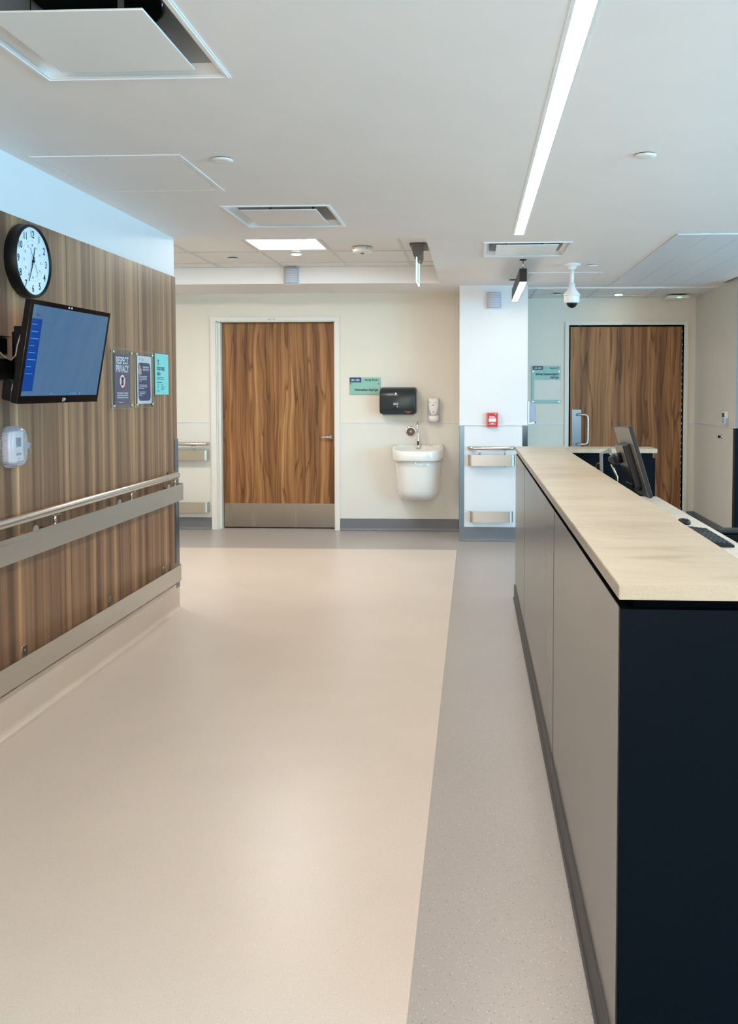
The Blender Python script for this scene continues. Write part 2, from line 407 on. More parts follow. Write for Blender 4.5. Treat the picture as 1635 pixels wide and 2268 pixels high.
struct(cove('base_dk', (-5.1, YB), (-2.76, YB), (0, -1), .124).build('baseboard_back'))
struct(cove('base_dk', (-1.394, YB), (-.137, YB), (0, -1), .122).build('baseboard_back.001'))
struct(cove('base_dk', (-.137, YC), (.52, YC), (0, -1), .138).build('baseboard_column'))
struct(cove('base_dk', (XR, 7.93), (XR, YR), (-1, 0), .162).build('baseboard_side_right'))
struct(cove('base_dk', (.52, YR), (.99, YR), (0, -1), .16).build('baseboard_back_right'))
struct(cove('base_dk', (2.30, YR), (XR, YR), (0, -1), .16).build('baseboard_back_right.001'))

# ------------------------------------------------------------------ ceilings
SLOT = (.254, .330, -3.0, 5.66)
VENTS = [(-1.09, 2.49), (-1.09, 5.005), (.371, 6.23)]
REC = (-5.2, -.32, 5.762, 8.12)
NOOK = (.52, 2.5, 8.53, 9.56)
holes = [SLOT, REC, NOOK] + [(x-.285, x+.285, y-.285, y+.285) for x, y in VENTS]
cl = mb('ceil')
for a in cells(-5.2, 2.352, -4.1, 9.56, holes): cl.box(*a, ZC, ZC+.05)
cl.box(REC[0], REC[1], REC[2]-.02, REC[2], ZC+.05, 2.75).box(REC[0], REC[1], REC[3], REC[3]+.02, ZC+.05, 2.75)
cl.box(REC[1], REC[1]+.02, REC[2], REC[3], ZC+.05, 2.75)
cl.box(2.352, 2.55, 8.28, 8.53, ZC, ZC+.05)
struct(cl.build('ceiling'), 'painted plaster ceiling')
struct(mb('ceil').box(2.352, 6.62, -4.1, 8.7, 2.72, 2.8).box(2.34, 2.352, -4.1, 8.28, ZC, 2.75).build('ceiling.001'))
def grid(name, x0, x1, y0, y1, z, xs, ys, skip=()):
    g = mb('tile')
    X = [x0]+[x for x in xs if x0 < x < x1]+[x1]; Y = [y0]+[y for y in ys if y0 < y < y1]+[y1]
    for a, b in zip(X, X[1:]):
        for c, d in zip(Y, Y[1:]):
            if any(k[0] < (a+b)/2 < k[1] and k[2] < (c+d)/2 < k[3] for k in skip): continue
            g.box(a, b, c, d, z+.006, z+.03)
    g.m('grid_bar')
    for x in X[1:-1]: g.box(x-.011, x+.011, y0+.012, y1-.012, z, z+.0055)
    for y in Y[1:-1]: g.box(x0, x1, y-.011, y+.011, z+.001, z+.0058)
    g.box(x0, x1, y0, y0+.012, z, z+.0055).box(x0, x1, y1-.012, y1, z, z+.0055)
    return struct(g.build(name), 'lay-in tile ceiling with a T-bar grid')
M['grid_bar'] = pbr('t_bar_enamel', srgb(214, 210, 206), .4)
ZG = 2.63
TX = [-1.80-.61*k for k in range(6)][::-1]+[-1.193, -.588]
TY = [6.01, 6.62, 7.235, 7.86]
TROF = (-1.80, -1.193, 6.62, 7.235)
grid('ceiling.002', REC[0], REC[1], REC[2], REC[3], ZG, TX, TY, [TROF])
grid('ceiling.003', .52, XR, 8.53, YR, 2.462, [.62, 1.225, 1.83], [8.60, 9.22])

# ------------------------------------------------------------------ ceiling lights
t = thing('linear_light', (.292, 1.3, ZC), 'long recessed linear slot light running along the plaster ceiling above the counter', 'ceiling light')
fr = mb('white')
for a in cells(.250, .334, -3.0, 5.664, [(.264, .320, -2.99, 5.652)]): fr.box(*a, ZC-.0015, ZC+.03)
fr.box(.256, .328, -3, 5.66, ZC+.028, ZC+.045)
fr.build('frame', t)
mb('slot').box(.2642, .3198, -2.98, 5.650, ZC+.004, ZC+.012).build('lens', t)
t = thing('troffer_light', ((TROF[0]+TROF[1])/2, 6.93, ZG), 'square recessed troffer glowing in the tiled ceiling of the side corridor', 'ceiling light')
fr = mb('white')
for a in cells(TROF[0]+.012, TROF[1]-.012, TROF[2]+.012, TROF[3]-.012, [(TROF[0]+.03, TROF[1]-.03, TROF[2]+.03, TROF[3]-.12)]): fr.box(*a, ZG+.001, ZG+.03)
fr.build('frame', t)
mb('troffer').box(TROF[0]+.03, TROF[1]-.03, TROF[2]+.03, TROF[3]-.12, ZG+.008, ZG+.02).build('lens', t)
def downlight(x, y, z, label):
    t = thing('downlight', (x, y, z), label, 'ceiling light')
    mb('white').lathe((x, y, z+.004), (0, 0, -1), [(0, .05), (.006, .05), (.009, .046)]).build('trim_ring', t)
    mb('down').lathe((x, y, z-.0045), (0, 0, -1), [(0, .040), (.004, .037)]).build('lens', t)
downlight(-1.515, 7.33, ZG, 'small bright downlight in the tile behind the glowing troffer')
downlight(1.50, 9.05, 2.462, 'small bright downlight in the nook ceiling above the right-hand door')
# unseen lamps added to brighten the side corridor and the nurse station
t = thing('troffer_light', (-3.32, 6.93, ZG), 'added troffer brightening the side corridor, unseen behind the walnut wall', 'ceiling light')
mb('white').box(-3.61, -3.03, 6.65, 7.21, ZG-.001, ZG+.004).build('frame', t)
mb('troffer').box(-3.58, -3.06, 6.68, 7.18, ZG-.004, ZG-.0012).build('lens', t)
for x, y, z, lb in ((4.4, 3.0, 2.72, 'added troffer lighting the nurse station floor, out of view to the right'), (4.4, 6.4, 2.72, 'added troffer lighting the area beyond the nurse station, out of view to the right')):
    t = thing('troffer_light', (x, y, z), lb, 'ceiling light')
    mb('white').box(x-.3, x+.3, y-.6, y+.6, z-.008, z+.002).build('frame', t)
    mb('troffer').box(x-.27, x+.27, y-.57, y+.57, z-.012, z-.0085).build('lens', t)

t = thing('pendant_light', (.38, 7.37, 2.29), 'slim black box pendant light hanging in front of the column', 'pendant light')
y0, y1 = 6.69, 8.05
mb('black').box(.352, .408, y0, y1, 2.300, 2.403, .001).build('housing', t)
mb('pend').box(.3565, .4035, y0+.004, y1-.004, 2.292, 2.2995).build('lens', t)
mb('black').cyl((.380, y0+.03, ZC-.006), (.380, y0+.03, ZC), .027).build('canopy', t)
mb('steel').cyl((.380, y0+.03, 2.403), (.380, y0+.03, ZC-.006), .0035).build('rod', t)
mb('black').cyl((.362, y1-.14, ZC-.006), (.362, y1-.14, ZC), .040).build('canopy', t)
mb('steel').cyl((.380, y1-.14, 2.403), (.380, y1-.14, ZC-.006), .003).build('rod', t)

# ------------------------------------------------------------------ air diffusers
def make_vent(x, y, label):
    t = thing('air_diffuser', (x, y, ZC), label, 'ceiling vent', 'square plaque diffusers in the plaster ceiling')
    fr = mb('white')
    for a in cells(x-.305, x+.305, y-.305, y+.305, [(x-.282, x+.282, y-.282, y+.282)]): fr.box(*a, ZC-.003, ZC+.004)
    for a in cells(x-.299, x+.299, y-.299, y+.299, [(x-.290, x+.290, y-.290, y+.290)]): fr.box(*a, ZC-.0065, ZC-.003)
    fr.build('frame', t)
    co = mb('white'); rings = []
    def sq(h, r, z):        # rounded-square to circle section
        pts = []
        for i in range(48):
            a = 2*PI*i/48+PI/4; c, s_ = math.cos(a), math.sin(a)
            k = max(abs(c), abs(s_)); rr = (1-r)*(h/k)+r*h
            pts.append((x+c*rr, y+s_*rr, z))
        return pts
    for h, r, z in ((.288, 0, ZC), (.285, 0, ZC+.006), (.272, .04, ZC+.022), (.262, .06, ZC+.030)): rings.append(sq(h, r, z))
    co.loft(rings, False, False); rings = []
    co.m('duct')
    for h, r, z in ((.262, .06, ZC+.030), (.245, .12, ZC+.060), (.215, .5, ZC+.095), (.185, 1, ZC+.110), (.18, 1, ZC+.13)): rings.append(sq(h, r, z))
    co.loft(rings, False, False).build('cone', t)
    mb('dark').lathe((x, y, ZC+.105), (0, 0, 1), [(0, .178), (.2, .178), (.201, .001)], cap0=False).build('duct_collar', t)
    mb('white').box(x-.215, x+.215, y-.215, y+.215, ZC-.009, ZC-.003, .0015, 1).build('plaque', t)
    for q, (dx, dy) in enumerate(((-.13, -.15), (.13, -.15), (-.13, .15), (.13, .15))):
        mb('steel').box(x+dx-.008, x+dx+.008, y+dy-.003, y+dy+.003, ZC-.006, ZC+.085).build('hanger', t)
    return t
v0 = make_vent(*VENTS[0], 'large square air diffuser at the top left, nearest the camera')
dup(v0, (*VENTS[1], ZC), 'square air diffuser in the ceiling in front of the glowing troffer')
dup(v0, (*VENTS[2], ZC), 'square air diffuser just past the end of the linear slot light')

# ------------------------------------------------------------------ ceiling small things
def sprinkler(x, y, z, r, label, src=None):
    t = thing('sprinkler_cover', (x, y, z), label, 'sprinkler cover', 'concealed sprinkler cover plates')
    mb('white').lathe((x, y, z-.004), (0, 0, -1), [(0, r), (.003, r), (.006, r*.93), (.007, r*.5)]).build('cover_plate', t)
    mb('dark').cyl((x, y, z), (x, y, z-.004), r*.85).build('cup', t)
    return t
s0 = sprinkler(-1.10, 3.76, ZC, .046, 'round white sprinkler cover plate beside the ceiling access hatch')
dup(s0, (.735, 3.778, ZC), 'round white sprinkler cover plate to the right of the linear slot light')
dup(s0, (.953, 7.04, ZC), 'round sprinkler cover plate just right of the dome camera')
dup(s0, (-2.125, 7.55, ZG), 'small sprinkler cover in the tiled ceiling left of the glowing troffer')
dup(s0, (.86, 8.98, 2.462), 'small sprinkler cover in the nook ceiling tiles behind the dome camera')

def hatch(x0, x1, y0, y1, label, screws):
    t = thing('access_hatch', ((x0+x1)/2, (y0+y1)/2, ZC), label, 'access panel')
    fr = mb('ceil')
    for a in cells(x0, x1, y0, y1, [(x0+.022, x1-.022, y0+.022, y1-.022)]): fr.box(*a, ZC-.0035, ZC)
    fr.build('frame', t)
    mb('ceil').box(x0+.026, x1-.026, y0+.026, y1-.026, ZC-.003, ZC, .001, 1).build('door_panel', t)
    for sx_, sy_ in screws:
        mb('steel').cyl((sx_, sy_, ZC-.0045), (sx_, sy_, ZC-.002), .004, seg=10).build('screw', t)
hatch(-1.925, -1.262, 3.68, 4.35, 'square flush access hatch in the plaster ceiling above the walnut wall',
      [(-1.60, 3.72), (-1.30, 3.78), (-1.30, 4.0), (-1.30, 4.24), (-1.60, 4.31)])
hatch(.464, 1.104, 7.45, 8.09, 'flush white access hatch in the ceiling behind the dome camera', [(.5, 7.6), (1.07, 7.6)])

t = thing('smoke_detector', (-.908, 7.04, ZG), 'round white smoke detector on the corridor ceiling tiles beside the exit sign', 'smoke detector')
mb('plastic').lathe((-.908, 7.04, ZG), (0, 0, -1), [(0, .080), (.030, .080), (.040, .076), (.044, .06)]).build('housing', t)
mb('grey_pl').lathe((-.908, 7.04, ZG-.043), (0, 0, -1), [(0, .018), (.008, .012), (.010, .004)]).build('sensor', t)
for k in range(4):
    a = .6+k*PI/2
    mb('ink').box(-.908+.0795*math.sin(a)-.003, -.908+.0795*math.sin(a)+.003, 7.04-.0795*math.cos(a)-.003, 7.04-.0795*math.cos(a)+.003, ZG-.018, ZG-.011).build('vent_hole', t)

t = thing('wireless_access_point', (2.12, 9.15, 2.462), 'low white wireless access point with green light on the nook ceiling', 'access point')
mb('plastic').box(2.01, 2.23, 9.04, 9.26, 2.418, 2.452, .012).build('housing', t)
mb('dark').box(2.05, 2.19, 9.08, 9.22, 2.452, 2.462).build('bracket', t)
mb('green').box(2.10, 2.14, 9.036, 9.0405, 2.424, 2.430).build('status_light', t)

t = thing('exit_sign', (-.445, 6.93, ZG), 'edge-lit glass exit sign seen edge-on, hanging from a grey bracket in the corridor recess', 'exit sign')
mb('grey_pl').box(-.51, -.375, 6.85, 7.12, ZG-.016, ZG, .003).build('ceiling_plate', t)
h = mb('grey_pl').prism([(-.487, 6.86, ZG-.016), (-.415, 6.86, ZG-.016), (-.415, 6.86, 2.545), (-.430, 6.86, 2.505), (-.466, 6.86, 2.505), (-.487, 6.86, 2.555)], (0, .27, 0))
h.build('housing', t)
mb('acryl').box(-.452, -.446, 6.79, 7.10, 2.325, 2.512).build('acrylic_panel', t)
e = mb('exit_edge').box(-.453, -.445, 6.784, 6.790, 2.325, 2.512).box(-.453, -.445, 6.79, 7.10, 2.318, 2.325).box(-.453, -.445, 7.10, 7.104, 2.325, 2.51)
e.build('lit_edge', t)
p = mb('exit_face').box(-.4455, -.4445, 6.82, 7.07, 2.345, 2.485).m('paper')
p.cyl((-.4445, 6.93, 2.455), (-.4435, 6.93, 2.455), .012, seg=12).box(-.4445, -.4435, 6.91, 6.945, 2.40, 2.44).box(-.4445, -.4435, 6.89, 6.91, 2.37, 2.41).box(-.4445, -.4435, 6.94, 6.97, 2.37, 2.40)
p.box(-.4445, -.4435, 7.0, 7.055, 2.36, 2.475)
p.build('pictogram', t)

t = thing('dome_camera', (.785, 6.98, ZC), 'white dome security camera hanging from a short ceiling pole', 'security camera')
cx, cy = .785, 6.98
mb('white').lathe((cx, cy, ZC), (0, 0, -1), [(0, .070), (.008, .070), (.014, .062), (.018, .040), (.034, .034), (.045, .020)]).build('ceiling_flange', t)
mb('white').cyl((cx, cy, ZC-.04), (cx, cy, 2.305), .0165).build('pole', t)
mb('white').lathe((cx, cy, 2.322), (0, 0, -1), [(0, .026), (.034, .027), (.050, .036), (.072, .054), (.090, .066), (.100, .068)]).build('shroud', t)
mb('white').lathe((cx, cy, 2.221), (0, 0, -1), [(0, .064), (.004, .062), (.045, .062), (.055, .056), (.057, .044)]).build('camera_body', t)
mb('gloss').lathe((cx, cy, 2.166), (0, 0, -1), [(0, .043), (.010, .042), (.022, .036), (.034, .024), (.041, .008)]).build('dome', t)

t = thing('radiant_panel', (1.74, 6.97, ZC), 'wide pale blue-white radiant ceiling panel at the right of the plaster ceiling', 'ceiling panel')
n = 4; X0, X1 = 1.31, 2.17
for k in range(n):
    a = X0+(X1-X0)*k/n
    mb('rad').box(a+.001, a+(X1-X0)/n-.001, 5.66, 8.28, ZC-.009, ZC-.001, .0015, 1).build('panel_strip', t)

# wall sounders
def sounder(x0, x1, z0, z1, y, label):
    t = thing('wall_sounder', ((x0+x1)/2, y, z0), label, 'wall sounder')
    cxm = (x0+x1)/2; R = (x1-x0)/2
    m_ = mb('ltgrey'); rs = []
    for z in (z0+.004, z0+.012, z1-.012, z1-.004):
        k = .96 if z in (z0+.004, z1-.004) else 1.
        rs.append([(cxm-R*k, y-.004, z)]+[(cxm-R*k*math.cos(q*PI/12), y-.02-.045*k*math.sin(q*PI/12), z) for q in range(13)]+[(cxm+R*k, y-.004, z)])
    m_.loft(rs).build('grille_housing', t)
    mb('white').box(x0-.003, x1+.003, y-.012, y-.0005, z0-.003, z1+.003, .004).build('back_box', t)
    for q in range(6):
        z = z0+.02+q*(z1-z0-.04)/5
        mb('white').tube([(cxm-R*1.01*math.cos(a*PI/12), y-.021-.0455*math.sin(a*PI/12), z) for a in range(13)], .0016, 6).build('grille_bar', t)
sounder(-1.795, -1.650, 2.472, 2.622, REC[3], 'cylindrical lilac-grey sounder hanging on the ceiling recess edge above the family room door')
sounder(.125, .266, 2.252, 2.408, YC, 'lilac-grey sounder mounted high on the white column')

# ------------------------------------------------------------------ doors
def door_left():
    d = bpy.data.objects.new('door_1', None); COL.objects.link(d); d.location = (-2.07, YB, 0); struct(d, 'walnut door of the family room with a steel kick plate')
    fr = mb('frame')
    for a in cells(-2.758, -1.396, 0, 2.232, [(-2.700, -1.443, 0, 2.19)]): fr.box(a[0], a[1], YB-.018, YB+.002, a[2], a[3])
    fr.box(-2.702, -2.688, YB, YB+.16, 0, 2.19).box(-2.690, -2.662, YB+.025, YB+.16, 0, 2.176).box(-1.455, -1.441, YB, YB+.16, 0, 2.19).box(-2.70, -1.443, YB, YB+.16, 2.182, 2.19)
    fr.m('grink').text('AC-125', .022, (-2.105, YB-.0184, 2.201), (1, 0, 0), (0, 0, 1), 'CENTER', 1.1, .0003)
    fr.build('door_frame', d)
    y = YB+.085
    lf = mb('doorwood').box(-2.658, -1.458, y, y+.045, .012, 2.176).build('door_leaf', d)
    kp = mb('kick').box(-2.652, -1.462, y-.003, y, .014, .268).build('kick_plate', lf)
    hub = mb('steel').lathe((-1.510, y, .975), (0, -1, 0), [(0, .032), (.008, .032), (.010, .016), (.045, .014)])
    hub.build('handle_rose', lf)
    mb('steel').tube([(-1.508, y-.042, .975), (-1.53, y-.046, .976), (-1.58, y-.044, .974), (-1.618, y-.040, .972)], [.012, .0115, .010, .009]).build('handle', lf)
    mb('dark').box(-2.70, -1.443, YB+.15, YB+.159, 0, 2.19).build('stop', d)
door_left()
def door_right():
    d = bpy.data.objects.new('door_2', None); COL.objects.link(d); d.location = (1.64, YR, 0); struct(d, 'walnut door in the right-hand nook with a steel pull handle')
    fr = mb('frame')
    for a in cells(.988, 2.300, 0, 2.206, [(1.040, 2.245, 0, 2.158)]): fr.box(a[0], a[1], YR-.020, YR+.002, a[2], a[3])
    fr.box(1.03, 1.040, YR-.02, YR+.14, 0, 2.17).box(2.245, 2.255, YR-.02, YR+.14, 0, 2.17).box(1.03, 2.255, YR-.02, YR+.14, 2.158, 2.17)
    fr.m('grink').text('AC-124', .022, (1.64, YR-.0204, 2.168), (1, 0, 0), (0, 0, 1), 'CENTER', 1.1, .0003)
    fr.build('door_frame', d)
    y = YR-.004
    lf = mb('doorwood2').box(1.046, 2.236, y, y+.045, .01, 2.152).build('door_leaf', d)
    mb('dark').box(1.031, 2.254, y+.05, y+.06, 0, 2.165).build('stop', d)
    mb('guard').box(1.068, 1.166, y-.003, y, .86, 1.258).build('push_plate', lf)
    P = [(1.122, y-.003, 1.203), (1.122, y-.035, 1.204), (1.135, y-.052, 1.206), (1.20, y-.055, 1.205), (1.222, y-.055, 1.198), (1.232, y-.055, 1.18),
         (1.234, y-.055, 1.14), (1.234, y-.055, .95), (1.232, y-.055, .91), (1.222, y-.055, .893), (1.20, y-.055, .887), (1.135, y-.052, .886), (1.122, y-.035, .887), (1.122, y-.003, .888)]
    mb('steel').tube(P, .0125, 16).build('pull_handle', lf)
    hg = mb('dark').box(2.237, 2.244, y-.004, y+.01, .01, 2.152).m('steel')
    for k in range(30): hg.cyl((2.2405, y-.006, .03+k*.071), (2.2405, y-.006, .06+k*.071), .004, seg=8)
    hg.build('continuous_hinge', lf)
    mb('black').box(1.12, 1.16, YR-.026, YR-.004, 2.150, 2.162).build('closer_catch', lf)
door_right()

# ------------------------------------------------------------------ corner guards
def guard(parts, label):
    g = mb('guard')
    for i_, p_ in enumerate(parts):
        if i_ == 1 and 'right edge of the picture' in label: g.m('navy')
        g.box(*p_, .0008, 1)
    tag(g.build('corner_guard'), label, 'corner guard', 'steel corner guards')
guard([(XL-.02, XL+.014, 5.66, 5.664+.0, .146, 1.141), (XL+.010, XL+.014, 5.60, 5.664, .146, 1.141)], 'steel corner guard on the end of the walnut wall')
guard([(-.140, -.090, YC-.007, YC-.004, .139, 1.128), (-.140, -.137, YC-.007, YC+.05, .139, 1.128)], 'blue-grey steel corner guard on the left edge of the column')
guard([(.472, .523, YC-.007, YC-.004, .139, 1.128), (.520, .523, YC-.007, YC+.05, .139, 1.128)], 'blue-grey steel corner guard on the right edge of the column, above the counter end')
guard([(XR-.006, XR-.001, 7.93, 7.99, .163, 1.122), (XR-.006, XR+.146, 7.923, 7.93, .163, 1.122)], 'dark steel corner guard at the right edge of the picture')

# ------------------------------------------------------------------ hand rails and crash rails
def arc(cx, cy, r, a0, a1, n=8): return [(cx+r*math.cos(a0+(a1-a0)*i/n), cy+r*math.sin(a0+(a1-a0)*i/n)) for i in range(n+1)]
# left wall
XW = XL+.010
t = thing('handrail', (XW, 4.2, .85), 'round stainless handrail running along the walnut wall', 'handrail')
xr = XL+.080; pth = [(xr, -3.5, .918), (xr, 5.44, .918)]+[(x, y, .918) for x, y in arc(xr-.03, 5.44, .03, 0, PI/2)][1:]+[(XW, 5.47, .918)]
mb('steel').tube(pth, .0195, 20).build('rail_tube', t)
for y in (2.10, 2.95, 3.82, 4.70, 5.40):
    b = mb('steel').box(xr-.012, xr+.012, y-.03, y+.03, .894, .8985, .001, 1).cyl((xr, y, .896), (xr, y, .862), .0075, seg=14).cyl((xr, y, .862), (xr, y, .845), .0055, seg=12)
    b.tube([(xr, y, .85), (xr-.02, y, .838), (XW+.0, y, .835)], .006, 8)
    b.build('bracket', t)
def crash(path, t_, z0, z1, mt='steel2'): return mb(mt).plate(path, t_, z0, z1)
t = thing('crash_rail', (XW, 4.2, .75), 'wide satin steel crash rail just under the handrail on the walnut wall', 'crash rail')
xc = XL+.088
crash([(xc, -3.5), (xc, 5.53)]+arc(xc-.018, 5.53, .018, 0, PI/2, 6)[1:]+[(XW, 5.548)], .003, .749, .855).build('rail_plate', t)
for y in (2.0, 2.8, 3.64, 4.53, 5.28):
    z = .855
    b = mb('steel2').prism([(xc-.006, y-.028, z-.02)]+[(xc-.006, y-.022*math.cos(a), z+.004+.018*math.sin(a)) for a in [q*PI/8 for q in range(9)]]+[(xc-.006, y+.028, z-.02)], (.004, 0, 0))
    b.box(XW, xc-.003, y-.012, y+.012, z-.025, z-.019)
    b.build('clip', t)
t = thing('crash_rail', (XW, 4.2, .22), 'low satin steel crash rail near the floor on the walnut wall', 'crash rail')
xc2 = XL+.084
crash([(xc2, -3.5), (xc2, 5.485)]+arc(xc2-.020, 5.485, .020, 0, PI/2, 6)[1:]+[(XW, 5.505)], .003, .226, .329).build('rail_plate', t)
for y in (1.8, 2.75, 3.66, 4.57, 5.44-.06):
    b = mb('steel').box(XW, XW+.004, y-.022, y+.022, .26, .338, .001, 1).box(XW, xc2-.001, y-.02, y+.02, .276, .281)
    b.m('grink').cyl((XW+.0035, y, .318), (XW+.006, y, .318), .006, seg=10)
    b.build('clip', t)
# back wall left of the door, and column
def wall_rails(x0, x1, y, la, lb, lc, endl, endr, posts, dz=0., lx0=None, lx1=None):
    lx0 = x0 if lx0 is None else lx0; lx1 = x1 if lx1 is None else lx1
    t = thing('handrail', ((x0+x1)/2, y, .85+dz), la, 'handrail')
    yy = y-.078; r = .04; P = []
    if endl: P += [(x0+.012, y)]+[(x0+.012, yy+r)]+arc(x0+.012+r, yy+r, r, PI, 1.5*PI, 6)
    else: P += [(x0, yy)]
    if endr: P += arc(x1-.012-r, yy+r, r, -.5*PI, 0, 6)+[(x1-.012, y)]
    else: P += [(x1, yy)]
    mb('steel').tube([(a, b, .906+dz) for a, b in P], .0190, 16).build('rail_tube', t)
    for x in posts:
        mb('steel').box(x-.025, x+.025, yy-.012, yy+.012, .883+dz, .888+dz).cyl((x, yy, .885+dz), (x, yy, .850+dz), .0075, seg=12).tube([(x, yy, .852+dz), (x, yy+.02, .838+dz), (x, y, .834+dz)], .006, 8).build('bracket', t)
    t = thing('crash_rail', ((x0+x1)/2, y, .73+dz), lb, 'crash rail')
    yc = y-.085; r = .035
    def strip(a0, a1, z0, z1):
        P = []
        P += ([(a0, y)]+arc(a0+r, yc+r, r, PI, 1.5*PI, 6)) if endl else [(a0, yc)]
        P += (arc(a1-r, yc+r, r, -.5*PI, 0, 6)+[(a1, y)]) if endr else [(a1, yc)]
        m_ = mb('steel2').plate(P, .003, z0, z1)
        for f_ in m_.bm.faces: f_.smooth = False
        return m_
    strip(x0, x1, .735+dz, .840+dz).build('rail_plate', t)
    for x in posts: mb('steel').cyl((x, yc+.012, .728+dz), (x, yc+.012, .842+dz), .006, seg=10).build('bolt', t)
    t = thing('crash_rail', ((x0+x1)/2, y, .18+dz), lc, 'crash rail')
    strip(lx0, lx1, .188+dz, .294+dz).build('rail_plate', t)
    mb('steel').box((lx0+lx1)/2-.03, (lx0+lx1)/2+.03, yc+.002, y, .23+dz, .236+dz).build('clip', t)
wall_rails(-4.9, -2.782, YB, 'short round handrail on the back wall left of the family room door', 'brushed crash rail under the handrail left of the family room door',
           'low crash rail above the dark base left of the family room door', False, True, (-2.925, -3.7), 0)
wall_rails(-.050, .400, YC, 'short round handrail across the white column', 'curved-end crash rail under the handrail on the column', 'low curved-end crash rail near the foot of the column',
           True, True, (.060, .300), .005, -.030, .382)

# ------------------------------------------------------------------ clock
def build_clock():
    c = Vector((XW, 3.718, 2.030)); t = thing('wall_clock', c, 'round analogue wall clock with black rim and white dial high on the walnut wall', 'clock')
    mb('black').lathe(c, (1, 0, 0), [(0, .156), (.006, .160), (.044, .160), (.051, .156), (.053, .150), (.050, .147), (.040, .146)], 64, True, False).build('rim', t)
    d = mb('clockface').lathe(c+Vector((.034, 0, 0)), (1, 0, 0), [(0, .1465), (.008, .1465)], 64); xf = c.x+.0422
    d.m('ink')
    Yv, Zv = (0, 1, 0), (0, 0, 1)
    for h in range(1, 13):
        a = h*PI/6; r = .118
        d.text(str(h), .044, (xf, c.y+r*math.sin(a), c.z+r*math.cos(a)-.0155), Yv, Zv, 'CENTER', .85, .0002, .0006)
        r = .070; d.m('grink')
        d.text('%02d' % ((h+12) % 24), .016, (xf, c.y+r*math.sin(a), c.z+r*math.cos(a)-.006), Yv, Zv, 'CENTER', .9, .0002); d.m('ink')
    for k in range(60):
        a = k*PI/30; r = .0885; q = .0016 if k % 5 == 0 else .0009
        d.cyl((xf, c.y+r*math.sin(a), c.z+r*math.cos(a)), (xf+.0004, c.y+r*math.sin(a), c.z+r*math.cos(a)), q, seg=6)
    d.build('dial', t)
    def hand(name, mt, ang, L, tail, w0, w1, x):
        u = Vector((0, math.sin(ang), math.cos(ang))); s_ = Vector((0, math.cos(ang), -math.sin(ang))); o_ = Vector((x, c.y, c.z))
        mb(mt).prism([o_-u*tail-s_*w0, o_+u*L-s_*w1, o_+u*L+s_*w1, o_-u*tail+s_*w0], (.0012, 0, 0)).build(name, t)
    hand('hour_hand', 'ink', math.radians(17), .066, .02, .0032, .0015, xf+.002)
    hand('minute_hand', 'ink', math.radians(204), .100, .02, .0032, .0014, xf+.004)
    hand('second_hand', 'ink', math.radians(148), .062, .0, .0008, .0006, xf+.006)
    hand('counterweight', 'ink', math.radians(332), .062, .0, .0008, .0006, xf+.006)
    mb('ink').cyl((xf, c.y, c.z), (xf+.009, c.y, c.z), .006, seg=16).build('hub', t)
build_clock()

